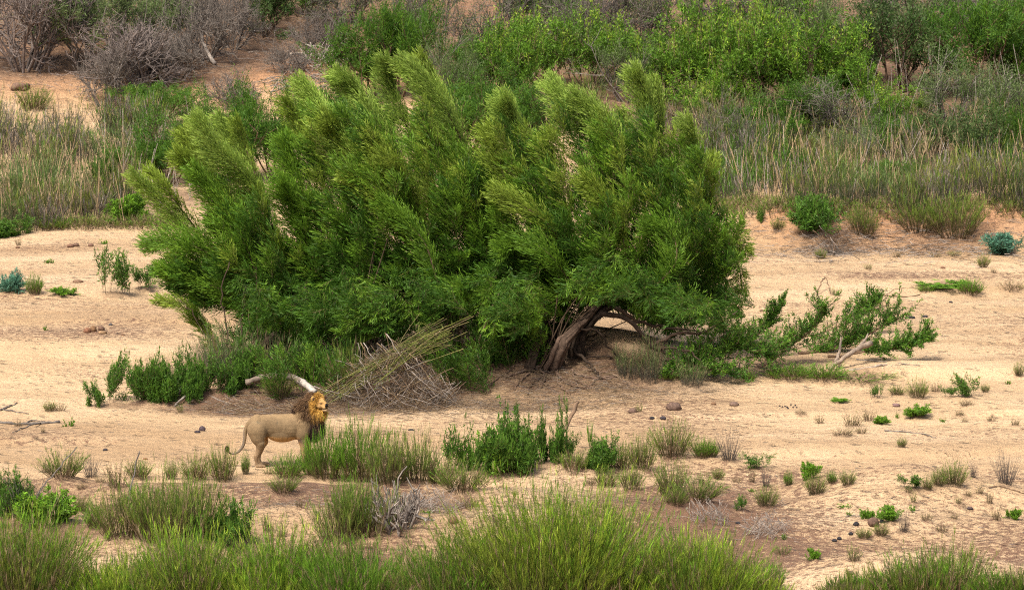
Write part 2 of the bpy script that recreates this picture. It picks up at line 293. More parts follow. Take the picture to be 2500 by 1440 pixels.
# ------------------------------------------------------------------ plants: kind, foot x, foot y, width, height (photo pixels), label
PL = [
 # left sand
 ('leafy_dark', 280, 722, 95, 110, 'dark green leafy shrub on the sand far left of the thicket, taller of two'), ('leafy_dark', 352, 708, 70, 60, 'low dark green leafy shrub tucked against the left edge of the willow thicket'),
 ('leafy_blue', 20, 716, 60, 44, 'blue green leafy plant at the left edge of the sand'), ('tuft_green', 85, 720, 40, 46, 'small upright green clump between blue green plant and dark shrub'), ('leafy_bright', 160, 722, 60, 16, 'flat green creeper patch left of the dark leafy shrub'),
 ('sprig', 122, 643, 22, 14, 'tiny green sprig alone on the upper left sand'), ('sprig', 250, 596, 24, 12, 'bright green cushion plant beside brown clods, upper left'), ('sprig', 112, 806, 14, 12, 'tiny green seedling left of the dung group'), ('tuft_dry', 45, 598, 16, 18, 'thin brown tuft on the bank above the left sand'),
 ('leafy_dark', 286, 982, 62, 112, 'tall narrow leafy shrub at the left end of the thicket'), ('leafy_dark', 232, 996, 46, 60, 'small light leafy shoot left of the tall narrow shrub'), ('leafy_dark', 372, 984, 95, 96, 'bushy dark shrub right of the tall narrow one'), ('leafy_dark', 445, 970, 90, 110, 'leafy shrub with a bare fork, third from the left end'),
 ('leafy_dark', 520, 965, 90, 100, 'dark green shrub among thin stems, left foot of thicket'), ('leafy_dark', 590, 960, 90, 90, 'shrub above the pale upright stem, below the leftmost willow'), ('tuft_mid', 680, 975, 80, 60, 'grassy green clump in front of the thick grey log'), ('rushes', 555, 930, 150, 130, 'thin green cane stems rising into the leftmost willow'), ('rushes', 660, 925, 120, 110, 'thin stems below the broken trunk of the leftmost willow'),
 ('leafy_dark', 760, 940, 90, 80, 'dark foliage low down behind the log, middle of thicket'), ('tuft_mid', 850, 960, 120, 110, 'olive grassy mound right above the lion mane'), ('leafy_dark', 1230, 890, 110, 90, 'dark leafy undergrowth left of the bare leaning trunk'), ('leafy_dark', 1180, 880, 80, 70, 'low dark undergrowth in the gap beside the dead branches'),
 ('rushes', 1590, 935, 70, 110, 'thin upright stems under the right willow arch, right side'), ('rushes', 1540, 925, 80, 80, 'thin olive stems below the arched limb'), ('rushes', 1690, 945, 70, 60, 'sparse stems on the right foot of the sand mound'), ('tuft_green', 1640, 930, 70, 26, 'low bright grass at the right foot of the mound'),
 ('tuft_mid', 120, 1006, 34, 24, 'low grey green tuft on sand near the left edge'), ('tuft_dry', 146, 1004, 34, 20, 'brown tuft touching the low grey green one, left sand'), ('sprig', 167, 1040, 26, 24, 'bright green leafy plant at the tip of the creeping root'), ('tuft_dry', 105, 1058, 12, 16, 'tiny yellow green tuft below the dark dead branch'), ('tuft_small', 440, 1010, 16, 26, 'small thin tuft at the sand edge below bent root log'), ('tuft_dry', 45, 1042, 22, 18, 'small dry tuft growing through the dark dead branch'),
 ('leafy_dark', 412, 984, 76, 74, 'low dark shrub wedged behind the bent grey root log'), ('leafy_dark', 480, 975, 90, 92, 'dark shrub standing right behind the bent grey root log'), ('rushes', 430, 960, 80, 70, 'thin bare stems among the small shrubs at the left foot of the thicket'),
 # right, mid distance
 ('tuft_green', 1925, 928, 120, 34, 'low green grass strip in front of the weathered brown trunk, left half'), ('tuft_green', 2010, 930, 110, 34, 'low green grass strip under the weathered brown trunk'), ('tuft_green', 2100, 930, 150, 14, 'thin green creeping grass running right from the trunk'), ('tuft_green', 1828, 932, 34, 24, 'rounded green tuft left of the low grass strip'),
 ('leafy_dark', 2140, 972, 36, 30, 'small round green bush, leftmost of the tuft row on the right sand'), ('tuft_mid', 2190, 966, 40, 22, 'dry olive tuft second from left in the right tuft row'), ('tuft_mid', 2240, 974, 52, 44, 'spiky green clump in the middle of the right tuft row'), ('tuft_dry', 2284, 958, 26, 24, 'small dull tuft behind the spiky clump, right tuft row'), ('leafy_dark', 2314, 972, 46, 26, 'dark green low bush near the right end of the tuft row'),
 ('leafy_dark', 2358, 970, 60, 50, 'largest dark green bush at the right end of tuft row'), ('tuft_mid', 2405, 960, 22, 20, 'small green tuft last in the right tuft row'), ('tuft_mid', 2488, 920, 26, 34, 'twiggy green plant at the right edge above the tuft row'), ('sprig', 2460, 937, 16, 10, 'small yellow green sprig left of the twiggy edge plant'),
 ('leafy_bright', 2045, 983, 44, 7, 'flat bright green patch on the right sand'), ('leafy_bright', 2236, 1020, 58, 24, 'bright leafy sprawling plant below the right tuft row'), ('tuft_dry', 2080, 1042, 54, 34, 'olive brown dry clump on the right middle sand'), ('tuft_dry', 2122, 1030, 36, 30, 'dry brown twiggy tuft right of olive brown clump'), ('leafy_bright', 2150, 1036, 40, 18, 'bright green leafy plant among dry tufts'),
 ('tuft_dry', 2060, 1066, 60, 20, 'flat mat of dry grass below the olive brown clump'), ('tuft_dry', 2102, 1060, 30, 20, 'small dry tuft at the right end of dry mat'), ('tuft_mid', 2201, 1094, 26, 24, 'small olive tuft alone on the bare right sand'), ('tuft_dry', 2002, 1035, 26, 22, 'purple brown tuft left of the olive brown clump'), ('tuft_dry', 2342, 1018, 22, 18, 'small dry tuft on sand toward the right edge, upper'),
 ('tuft_dry', 2355, 1032, 18, 12, 'tiny dry tuft just below another toward the right edge'), ('tuft_dry', 2420, 1030, 24, 14, 'pale brown tuft at the right, near buried sticks'), ('tuft_dry', 2478, 1040, 24, 20, 'dry tuft at the right margin of the middle sand'), ('sprig', 2303, 1030, 14, 12, 'tiny bright sprig between dry tufts on right sand'), ('sprig', 2190, 1022, 12, 16, 'thin green seedling left of the bright sprawling plant'), ('tuft_dry', 2360, 992, 36, 16, 'yellowish dry patch below the largest dark bush'),
 ('sprig', 1442, 1078, 16, 60, 'slim bright green shoot standing between shrubs in the centre'), ('tuft_small', 1560, 1008, 18, 22, 'small upright sprig beside a dung ball below the mound'), ('tuft_dry', 1955, 1012, 30, 8, 'low brown tuft on the sand right of the mound'),
 # far right sand and dune
 ('leafy_dark', 1995, 552, 130, 66, 'green shrub on top of the far sand bank, left one'), ('tuft_mid', 2108, 570, 80, 70, 'dull olive clump on the far bank right of the green shrub'), ('tuft_mid', 2240, 560, 130, 76, 'spreading grassy shrub on the far bank, left half'), ('tuft_mid', 2330, 572, 150, 100, 'big grassy shrub on the far bank, right half'), ('leafy_dark', 1858, 542, 20, 30, 'small green bush at the left end of the far bank'),
 ('tuft_mid', 1900, 562, 34, 30, 'thin tuft on the far bank slope beside the willow'), ('leafy_blue', 2450, 620, 90, 52, 'blue green bush at the right foot of the far bank'), ('tuft_grey', 2035, 622, 56, 40, 'dead brown grass tuft at the foot of the far bank'), ('tuft_mid', 2400, 655, 34, 30, 'green grass tuft alone on the far right sand'), ('tuft_dry', 2190, 628, 20, 16, 'small dry tuft at the foot of the far bank'),
 ('tuft_dry', 2285, 628, 26, 14, 'purplish dry tuft at foot of the far bank, further right'), ('tuft_small', 2330, 625, 30, 14, 'low green tuft at the foot of the far bank left of blue green bush'), ('tuft_small', 2120, 660, 22, 16, 'tiny green tuft on sand below the far bank'), ('tuft_green', 2370, 722, 60, 34, 'loose green grass by the thin branches on far right sand'), ('tuft_green', 2260, 716, 40, 18, 'short green grass left of loose grass, far right sand'), ('leafy_bright', 2310, 706, 120, 8, 'creeping green runner on the far right sand'),
 ('tuft_dry', 2470, 712, 60, 24, 'grey brown dry grass at the right edge of the far sand'), ('tuft_small', 2040, 722, 26, 18, 'small green tuft beside the arched bare twig'), ('tuft_dry', 2425, 668, 16, 16, 'pair of tiny stalks right of green tuft, far right sand'), ('tuft_mid', 2005, 632, 30, 24, 'small yellow green tuft under the brown twig bank'),
 # row beside the lion, left to right
 ('tuft_mid', 150, 1170, 110, 62, 'wide green and brown clump above the left shrub, with dark stalks'), ('tuft_grey', 222, 1168, 50, 60, 'grey brown bare stalks right of the wide clump on left'), ('tuft_dry', 285, 1190, 60, 66, 'pale dry clump with long stalks, left of centre of the tuft line'), ('tuft_mid', 338, 1172, 66, 44, 'rounded olive clump behind a dark stick, left tuft line'), ('tuft_dry', 245, 1180, 26, 22, 'small brown tuft in front of pale dry clump'),
 ('tuft_dry', 200, 1196, 26, 18, 'brown stubble tuft on the sand below the left tuft line'), ('tuft_mid', 420, 1172, 34, 46, 'narrow olive clump between rounded clump and the lion tail'), ('tuft_mid', 478, 1175, 76, 60, 'grey green clump below and left of the lion tail tip'), ('tuft_mid', 545, 1178, 70, 84, 'clump standing right under the lion tail tip'), ('tuft_green', 600, 1160, 20, 50, 'thin see-through sprig between the lion tail and hind legs'),
 ('tuft_small', 655, 1160, 26, 16, 'small green tuft right at the lion hind paws'), ('tuft_green', 705, 1172, 80, 56, 'light green clump in front of the lion belly'), ('tuft_green', 760, 1165, 50, 80, 'fine green tuft hiding the lion front paws'), ('tuft_mid', 690, 1206, 76, 40, 'dark olive clump below the light one, near the lion'),
 ('tuft_green', 800, 1175, 100, 120, 'tall fresh green clump hiding the lion front leg'), ('tuft_green', 880, 1180, 120, 140, 'largest fresh green clump in the row right of the lion'), ('tuft_mid', 950, 1190, 120, 130, 'dull green clump right of the largest fresh one'), ('tuft_mid', 1020, 1185, 110, 120, 'grassy clump with grey stalks, middle of row right of the lion'), ('tuft_grey', 960, 1150, 60, 80, 'grey dead stalks standing in the row right of the lion'),
 ('leafy_dark', 1105, 1160, 100, 120, 'dark leafy shrub at the start of the dark run in mid row'), ('leafy_dark', 1180, 1165, 120, 110, 'second dark leafy shrub in mid row, with tall thin stalks'), ('leafy_bright', 1200, 1160, 90, 90, 'brightest green leafy bush in the front of the dark run'), ('leafy_dark', 1260, 1150, 120, 120, 'dark leafy shrub just left of the leaning dead stick'), ('leafy_dark', 1340, 1140, 120, 120, 'dark shrub around the leaning dead stick'),
 ('leafy_dark', 1395, 1130, 50, 64, 'small dark shrub at the right foot of leaning dead stick'), ('tuft_mid', 1130, 1205, 120, 70, 'low green clump in front of the dark leafy shrubs'), ('tuft_mid', 1080, 1190, 90, 70, 'low green brown clump left of the bright bush'),
 ('tuft_mid', 1400, 1152, 80, 50, 'pale grassy tuft after the dark run, centre right'), ('leafy_dark', 1470, 1150, 110, 66, 'sprawling dark leafy shrub centre right, with a rising tip'), ('tuft_mid', 1515, 1150, 60, 66, 'grey green clump right of sprawling dark shrub'), ('tuft_mid', 1568, 1150, 70, 84, 'rounded grey green clump beside the tallest centre right clump'), ('tuft_mid', 1640, 1120, 100, 84, 'tallest dark green spiky clump centre right on the ridge'),
 ('tuft_grey', 1780, 1128, 60, 76, 'upright brown green stalks on the ridge, standing alone'), ('tuft_green', 1715, 1120, 50, 44, 'thin light tuft between the spiky clump and upright stalks'), ('leafy_dark', 1845, 1146, 70, 34, 'small leafy plant on the ridge with bright left side'), ('tuft_green', 1735, 1118, 40, 40, 'sparse pale green grass on the ridge crest'),
 ('tuft_mid', 1640, 1215, 80, 84, 'dense grey green clump hanging on the front of the ridge'), ('tuft_mid', 1700, 1225, 130, 50, 'low dark clump above the hanging pale roots'), ('tuft_small', 1716, 1186, 44, 34, 'small bright edged tuft on the ridge slope'), ('tuft_mid', 1752, 1172, 32, 26, 'small olive tuft right on the ridge slope top'), ('tuft_dry', 1800, 1180, 26, 18, 'dry brown tuft below the small leafy ridge plant'), ('tuft_dry', 1836, 1180, 18, 34, 'thin twiggy stalk beside dry brown tuft on ridge'),
 ('tuft_grey', 1868, 1190, 30, 50, 'dark bare stalks sticking up above a green clump on the slope'), ('tuft_mid', 1872, 1240, 56, 50, 'green clump with dark stalks above the round root tuft'), ('leafy_dark', 1815, 1250, 40, 36, 'small bright leafy bush left of clump above root tuft'), ('sprig', 1837, 1200, 20, 8, 'flat green sprig on the slope between ridge tufts'),
 ('tuft_mid', 1990, 1210, 50, 52, 'brown based clump with long thin stalks on the right ridge'), ('leafy_bright', 1968, 1172, 50, 40, 'bright leafy plant at the ridge crest, left of the stalky clump'), ('tuft_green', 1925, 1188, 22, 34, 'thin green tuft left of bright leafy ridge plant'), ('tuft_green', 2030, 1182, 26, 28, 'small thin tuft right of the stalky clump'), ('tuft_mid', 2070, 1186, 40, 34, 'olive tuft with a bent blade on right ridge'),
 ('leafy_dark', 2222, 1196, 52, 36, 'dark round leafy bush on the right ridge'), ('tuft_mid', 2264, 1198, 28, 34, 'small tuft right of the dark round bush'), ('tuft_mid', 2290, 1188, 36, 40, 'green tuft left of the fanned clump, right ridge'), ('tuft_mid', 2328, 1190, 66, 58, 'fanned grey green clump on the right ridge'), ('tuft_grey', 2455, 1186, 60, 84, 'tall purple grey dead grass near the right edge'), ('tuft_grey', 2375, 1168, 24, 40, 'few thin grey stalks between fanned clump and dead grass'),
 ('tuft_dry', 2392, 1208, 20, 26, 'small dark tuft on the right hump top'), ('tuft_dry', 2364, 1214, 20, 18, 'small dry tuft left on the right hump'), ('tuft_small', 2340, 1232, 16, 18, 'tiny olive tuft low on the right hump'), ('tuft_dry', 2415, 1232, 18, 40, 'dry stalk standing on the right hump face'), ('tuft_dry', 2218, 1206, 18, 20, 'brown stubble under the dark round bush'),
 ('leafy_bright', 2175, 1272, 56, 30, 'sprawling green plant right of the big brown clod'), ('leafy_bright', 2116, 1270, 34, 22, 'leafy plant left above the big brown clod'), ('tuft_grey', 2206, 1302, 30, 60, 'thin tall grey green stalks below sprawling plant'), ('tuft_mid', 2150, 1310, 36, 30, 'grey green tuft right below the big brown clod'), ('tuft_mid', 2110, 1316, 36, 24, 'low tuft left below the big brown clod'), ('tuft_dry', 2262, 1272, 30, 22, 'dry grey tuft right of the sprawling plant'),
 ('leafy_bright', 2472, 1270, 36, 24, 'green leafy plant at the right edge of the slope'), ('tuft_dry', 2432, 1272, 26, 36, 'dry twiggy tuft left of the edge leafy plant'), ('sprig', 2055, 1240, 34, 10, 'flat leafy patch on the slope under the ridge'), ('sprig', 2072, 1258, 16, 12, 'tiny leafy sprig above the black ball'), ('sprig', 2225, 1248, 22, 16, 'small leafy sprig on slope below dark round bush'), ('tuft_dry', 2300, 1300, 30, 24, 'flat dry remains of grass on the right slope'),
 ('leafy_bright', 1990, 1366, 34, 24, 'small neat green tuft low on the right slope'), ('tuft_small', 1912, 1356, 46, 24, 'wide low tuft right of the biggest front clump'), ('tuft_small', 2085, 1370, 38, 36, 'spidery green tuft low on the right slope'), ('sprig', 1912, 1316, 14, 16, 'tiny green sprig below the round root tuft'), ('tuft_small', 2230, 1230, 16, 30, 'thin stalk with small leaves on slope'),
 ('tuft_dry', 2330, 1270, 18, 18, 'tiny dry tuft in the open right slope'), ('tuft_green', 1885, 1440, 60, 66, 'airy green tuft right of biggest front clump'), ('tuft_mid', 1650, 1235, 60, 40, 'dull tuft low on ridge front beside sand scarp'), ('tuft_mid', 1480, 1190, 60, 44, 'olive clump on sand behind the biggest front clump'), ('tuft_mid', 1540, 1200, 60, 60, 'greyish clump on sand left of the sand scarp'), ('tuft_dry', 1440, 1185, 40, 24, 'low dry tuft on sand behind the biggest front clump'),
 # near ground left
 ('leafy_bright', 120, 1290, 130, 80, 'bright leafy bush at the left, under leaning dark stems'), ('leafy_dark', 40, 1270, 120, 90, 'dark leafy shrub at the left edge, half cut by the frame'), ('tuft_grey', 60, 1275, 120, 100, 'grey brown dead stems fanning out of the left edge shrub'), ('tuft_mid', 20, 1260, 110, 90, 'grassy green clump at the left edge behind dead stems'),
 ('tuft_mid', 300, 1320, 130, 130, 'left part of the dense dark clump row below the tuft line'), ('tuft_mid', 390, 1330, 150, 160, 'tall middle clump of the dense dark row left of centre'), ('tuft_mid', 480, 1320, 140, 150, 'right clump of the dense dark row, below the lion tail'), ('tuft_mid', 440, 1290, 110, 120, 'clump behind the dense dark row, reddish stems inside'), ('tuft_green', 340, 1280, 90, 90, 'fresher green clump behind the dense dark row'),
 ('leafy_dark', 575, 1320, 80, 90, 'dark leafy bush at the right end of the dense dark row'), ('leafy_dark', 520, 1330, 110, 80, 'low dark leaves at the front of the dense dark row'), ('tuft_dry', 485, 1215, 50, 30, 'dry olive tuft on the sand behind the dense dark row'), ('tuft_green', 230, 1290, 50, 60, 'light green thin tuft on sand left of dense dark row'), ('tuft_mid', 200, 1250, 40, 34, 'small grey green tuft above the bright leafy bush'),
 ('tuft_mid', 830, 1330, 120, 130, 'leafy green clump left side of the centre mound plants'), ('tuft_mid', 900, 1310, 130, 130, 'centre mound clump with brown bare side'), ('tuft_green', 860, 1290, 100, 110, 'upright green clump at the top of the centre mound plants'), ('dead_fan', 970, 1300, 150, 110, 'bare grey brown twiggy bush right of the centre mound clump'), ('tuft_small', 690, 1312, 26, 30, 'small dark tuft alone on the pink sand, centre left'), ('tuft_small', 650, 1300, 24, 50, 'thin leafy stalk on pink sand right of the dark leafy bush'),
 ('tuft_dry', 1140, 1245, 60, 40, 'dry olive patch right of the grey fibrous mat'), ('sprig', 1045, 1252, 30, 10, 'green seedlings under the grey fibrous mat'), ('tuft_dry', 730, 1240, 20, 24, 'grey stub tuft on the pink sand below the lion'),
 # far slope
 ('bare_purple', 60, 172, 240, 200, 'brown leafless bush at the top left corner'), ('greygreen', 210, 162, 230, 190, 'grey green scrub bush at top left, right of the brown leafless one'), ('feathery', 158, 110, 70, 66, 'small bright green bush inside the grey scrub, top left'), ('greygreen', 330, 140, 220, 190, 'olive grey scrub at the top, left of the pale leaning trunk'), ('bare_purple', 335, 222, 210, 130, 'purple grey leafless bush on the left sand flat'),
 ('feathery', 380, 296, 180, 72, 'low dark green bush behind the left reeds'), ('bare_grey', 500, 150, 170, 180, 'grey leafless tree at the top behind the leaning pale trunk'), ('sparse_grey', 430, 60, 150, 100, 'dark scrub bush at top edge left of the grey leafless tree'), ('bare_grey', 440, 190, 160, 90, 'low tangle of grey twigs below the leafless tree'), ('bare_grey', 570, 270, 120, 70, 'sparse see-through bush on the sand flat above the willows'),
 ('olive_tree', 640, 90, 170, 150, 'dark shadowy tree at the top, left of the orange soil'), ('feathery', 745, 40, 170, 100, 'green tree crown at the top edge above the dark hollow'), ('bare_grey', 570, 120, 110, 130, 'small grey leafless bush right of the leafless tree'), ('bare_grey', 790, 150, 130, 100, 'pale leafless bush left of the feathery green bush'), ('tuft_mid', 82, 268, 66, 46, 'grey tuft alone on the upper left sand flat'), ('bare_grey', 250, 260, 130, 110, 'grey leafless bush at the edge of the upper left sand'),
 ('feathery', 905, 255, 180, 170, 'rounded bright feathery bush above the willow plumes, left lobe'), ('feathery', 970, 240, 150, 190, 'taller right lobe of the feathery bush pair above willows'), ('sparse_grey', 1075, 160, 150, 210, 'sparse dark tree against orange soil at the top centre'), ('greygreen', 1110, 260, 150, 140, 'grey green scrub just right of the highest willow plume'), ('feathery', 1165, 300, 130, 110, 'green bush between the two willow tops'), ('sparse_grey', 850, 70, 150, 110, 'grey scrub at the top edge above feathery bushes'),
 ('sparse_grey', 1200, 140, 170, 170, 'grey scrub bush at the top, centre right'), ('olive_tree', 1290, 80, 180, 130, 'olive tree at the top edge, centre right'), ('sparse_grey', 1380, 150, 160, 170, 'dark twiggy bush behind the yellow green shoots'), ('bare_grey', 1470, 130, 150, 160, 'leafless purple grey bush in the top right centre'), ('sparse_grey', 1560, 120, 170, 160, 'scrub bush behind the left end of the bright bushes'), ('greygreen', 1650, 90, 170, 130, 'pale scrub bush at the top behind the bright bushes'), ('sparse_grey', 1760, 110, 160, 160, 'grey scrub bush at the top above the bright bushes, right of pale scrub'),
 ('olive_tree', 1905, 140, 130, 190, 'slim dark tree with forked trunk against orange soil'), ('feathery', 1410, 60, 120, 90, 'small green tree at the top right of centre'), ('greygreen', 2000, 190, 160, 200, 'soft grey bush between the bright bushes and dark spiny tree'), ('bright_bush', 1250, 250, 160, 150, 'yellow green bush with long shoots right of the willow tops'), ('bright_bush', 1330, 220, 170, 140, 'yellow green bush with tall sprouts above the dome willow'), ('bright_bush', 1440, 215, 170, 150, 'bright bush with an upright yellow spire above the dome willow'),
 ('bright_bush', 1620, 250, 180, 150, 'leftmost of the big bright green bushes, upper right'), ('bright_bush', 1720, 250, 210, 190, 'big bright green bush, second from the left, upper right'), ('bright_bush', 1700, 310, 170, 100, 'low bright bush in front of the second big one'), ('bright_bush', 1840, 262, 210, 200, 'tallest bright green bush in the upper right, middle'), ('bright_bush', 1960, 270, 210, 190, 'bright green bush right of the tallest one'), ('bright_bush', 2085, 275, 150, 120, 'yellow tinted bush at the right end of the bright bushes'), ('bright_bush', 2180, 310, 120, 80, 'small bright bush under the dark spiny tree'),
 ('olive_tree', 2190, 230, 210, 200, 'dark spiny tree with dense dark limbs, upper right'), ('olive_tree', 2120, 150, 130, 110, 'reddish dark bush touching the dark spiny tree'), ('feathery', 2395, 240, 230, 200, 'large soft green tree at the upper right'), ('feathery', 2490, 230, 130, 160, 'soft green tree cut by the right edge'), ('bare_grey', 2450, 80, 180, 110, 'dark leafless bush at the top right corner'), ('greygreen', 2290, 100, 170, 110, 'grey scrub at the top right above the soft green tree'),
 ('olive_tree', 2420, 420, 180, 150, 'dark green rounded bush right of the reeds, right edge'), ('olive_tree', 2310, 390, 140, 100, 'dark bush among reeds left of the rounded one'), ('feathery', 2480, 410, 110, 150, 'leafy green bush at the right edge beside the reeds'), ('feathery', 2215, 370, 120, 70, 'low green bush among pale reeds'), ('leafy_dark', 1930, 440, 90, 70, 'dark green shrub low among the right reeds'), ('sparse_grey', 2060, 350, 200, 120, 'brown grey thinly leaved bush behind the right reeds'), ('sparse_grey', 1770, 400, 140, 130, 'brown grey twiggy bush just right of the dome willow'),
 ('feathery', 400, 455, 160, 140, 'green willow bush behind the left plumes, left one'), ('feathery', 500, 445, 150, 140, 'green willow bush behind the left plumes, middle one'), ('feathery', 590, 450, 150, 170, 'tallest green bush behind the leftmost willow'), ('feathery', 680, 440, 160, 180, 'dark green bush filling the notch between two willows'), ('leafy_dark', 265, 480, 90, 90, 'dark shrub at the right end of left reeds'), ('leafy_bright', 320, 540, 100, 60, 'light green low shrub on the bank below left plumes'), ('leafy_dark', 30, 575, 90, 40, 'low green shrub at the left edge of the sand bank'), ('tuft_green', 130, 558, 70, 26, 'small green grass patch at the foot of the left reeds'),
 ('feathery', 1740, 470, 90, 90, 'pale green thin bush against the right flank of dome willow'),
 ('feathery', 790, 400, 180, 150, 'green bush glimpsed between plumes of the middle willow, left one'), ('feathery', 890, 380, 180, 150, 'green bush behind the middle willow, under its high plumes'), ('feathery', 1090, 430, 190, 180, 'green bush filling the notch between middle and right willows'), ('feathery', 1180, 400, 150, 130, 'green bush seen behind the left shoulder of dome willow'), ('feathery', 720, 345, 90, 50, 'small green bush on the flat above the willow notch'),
 ('feathery', 1990, 330, 170, 110, 'grey green bush standing in the reeds under the yellow tinted bush'), ('greygreen', 2090, 420, 170, 120, 'greyish bush in the middle of the right reeds'), ('feathery', 2180, 460, 120, 70, 'low dark green bush low in the right reeds'), ('greygreen', 2320, 300, 200, 140, 'grey green thicket below the large soft green tree'),
 ('feathery', 1870, 340, 160, 90, 'green bush at the lower edge of the bright bushes'), ('greygreen', 2450, 320, 170, 120, 'grey scrub above the dark green rounded bush'), ('feathery', 1300, 330, 160, 100, 'green bush low between the willow domes'), ('feathery', 1180, 240, 140, 120, 'dull green bush at the left foot of yellow green bushes'), ('greygreen', 1530, 250, 150, 130, 'soft grey bush between yellow green spire and bright bushes'),
 ('feathery', 310, 420, 120, 70, 'green bush rising out of the left reeds'), ('greygreen', 120, 345, 150, 36, 'low grey green scrub at the top of left reeds'), ('feathery', 2480, 120, 120, 110, 'green bush high at the right edge'), ('sparse_grey', 2340, 60, 190, 130, 'sparse dark bush at the top right'), ('sparse_grey', 2180, 70, 190, 130, 'grey twiggy tree at the top, above dark spiny tree'), ('sparse_grey', 980, 60, 150, 110, 'dark scrub at the top edge left of orange soil'),
 ('greygreen', 130, 60, 230, 130, 'olive scrub crown at the top edge, far left'), ('bare_grey', 700, 180, 110, 60, 'small grey twiggy bush on the brown slope'),
]
# ------------------------------------------------------------------ the ground: one sheet
def axis(parts):
    out = []
    for a, b, st in parts: out += list(np.arange(a, b, st))
    return np.array(out)
gx = np.concatenate([-np.geomspace(900, 19, 26), axis([(-18.6, -14.5, .4), (-14.5, 14.5, .13), (14.5, 18.9, .4)]), np.geomspace(19, 900, 26)])
gy = np.concatenate([axis([(-120, 0, 12), (0, 56, 2), (56, 62, .5), (62, 76, .12), (76, 108, .16), (108, 150, .4), (150, 200, 3)]), np.geomspace(200, 2500, 30)])
# litter (x, y, radius x, radius y, strength)
LIT = [(ground(700, 985), 3.0, 1.2, 1.0), (ground(950, 930), 3.0, 1.9, 1.0), (ground(1350, 900), 2.4, 1.9, 1.0), (ground(1500, 935), 2.6, 1.1, .62), (ground(1250, 985), 2.6, .8, .55), (ground(600, 900), 3.2, 2.2, .7),
       (ground(1760, 978), 1.1, .25, .42), (ground(2040, 600), 1.6, 1.6, .55), (ground(2300, 590), 1.9, 1.6, .5), (ground(700, 1230), 1.0, .5, .6),
       (ground(1060, 1230), 1.0, .6, .6), (ground(1600, 1220), 1.0, .8, .5), (ground(1760, 1260), .8, .6, .5), (ground(150, 1300), 1.2, 1.0, .6), (ground(1880, 1290), .7, .4, .5), (ground(1850, 880), 2.2, 1.3, .5), (ground(330, 990), 1.3, .3, .6)]
XX, YY = np.meshgrid(gx, gy); ZZ = hz(XX, YY)
lit = np.zeros_like(XX)
for g, rx, ry, k in LIT: lit = np.maximum(lit, k*np.exp(-(((XX-g[0])/rx)**2+((YY-g[1])/ry)**2)**1.3))
lit = np.maximum(lit, .95*sm((YY-(129+3*(vn(XX/6, YY*0, 31)-.5)))/4)*(.55+.75*vn(XX/5, YY/5, 32)))
gq = ground(700, 170); lit = lit*(1-.55*np.exp(-((XX-gq[0])/3.2)**2-((YY-gq[1])/6)**2))
lit = np.maximum(lit, .55*np.exp(-((YY-112.5)/3)**2))
lit = np.maximum(lit, .95*sm((YY-111)/3)*sm((XX-1)/3))
redd = np.clip(sm((YY-122)/14)*1.1 + .12*sm((crest(XX)+.6-YY)/1.5)*(YY > 40) + .3*sm((YY-103)/3)*sm((XX-5)/3), 0, 1.2)
speck = .24+.30*vn(XX/3.5, YY/2.2, 33)+.12*sm((72-YY)/4)
redd = np.maximum(redd, .17*np.exp(-((XX-6)/9)**2-((YY-66.5)/4)**2))
redd = np.maximum(redd, .75*sm((XX-5.5)/3)*np.exp(-((YY-106.3)/2.4)**2))
speck = np.where(YY > 100, speck-.05, speck)
# small sand mounds caught round the feet of the plants
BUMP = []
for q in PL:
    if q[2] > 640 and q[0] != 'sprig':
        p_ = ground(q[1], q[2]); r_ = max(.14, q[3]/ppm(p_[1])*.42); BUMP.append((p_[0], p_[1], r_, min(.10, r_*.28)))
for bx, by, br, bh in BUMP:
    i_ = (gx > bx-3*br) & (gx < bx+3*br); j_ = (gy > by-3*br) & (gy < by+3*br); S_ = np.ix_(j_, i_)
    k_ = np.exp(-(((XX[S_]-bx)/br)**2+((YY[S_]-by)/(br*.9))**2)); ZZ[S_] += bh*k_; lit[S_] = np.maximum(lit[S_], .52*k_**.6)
nx, ny = len(gx), len(gy)
i = np.arange(ny-1)[:, None]*nx; j = np.arange(nx-1)[None]
g = MB(); g.add(np.stack([XX, YY, ZZ], -1), np.stack([np.clip(lit, 0, 1), np.clip(redd, 0, 1), np.clip(speck, 0, 1)], -1).reshape(-1, 3), q=np.stack([i+j, i+j+1, i+nx+j+1, i+nx+j], -1).reshape(-1, 4))
o = obj('ground', g.mesh('ground', M_SAND, smooth=True)); tag(o, kind='structure')
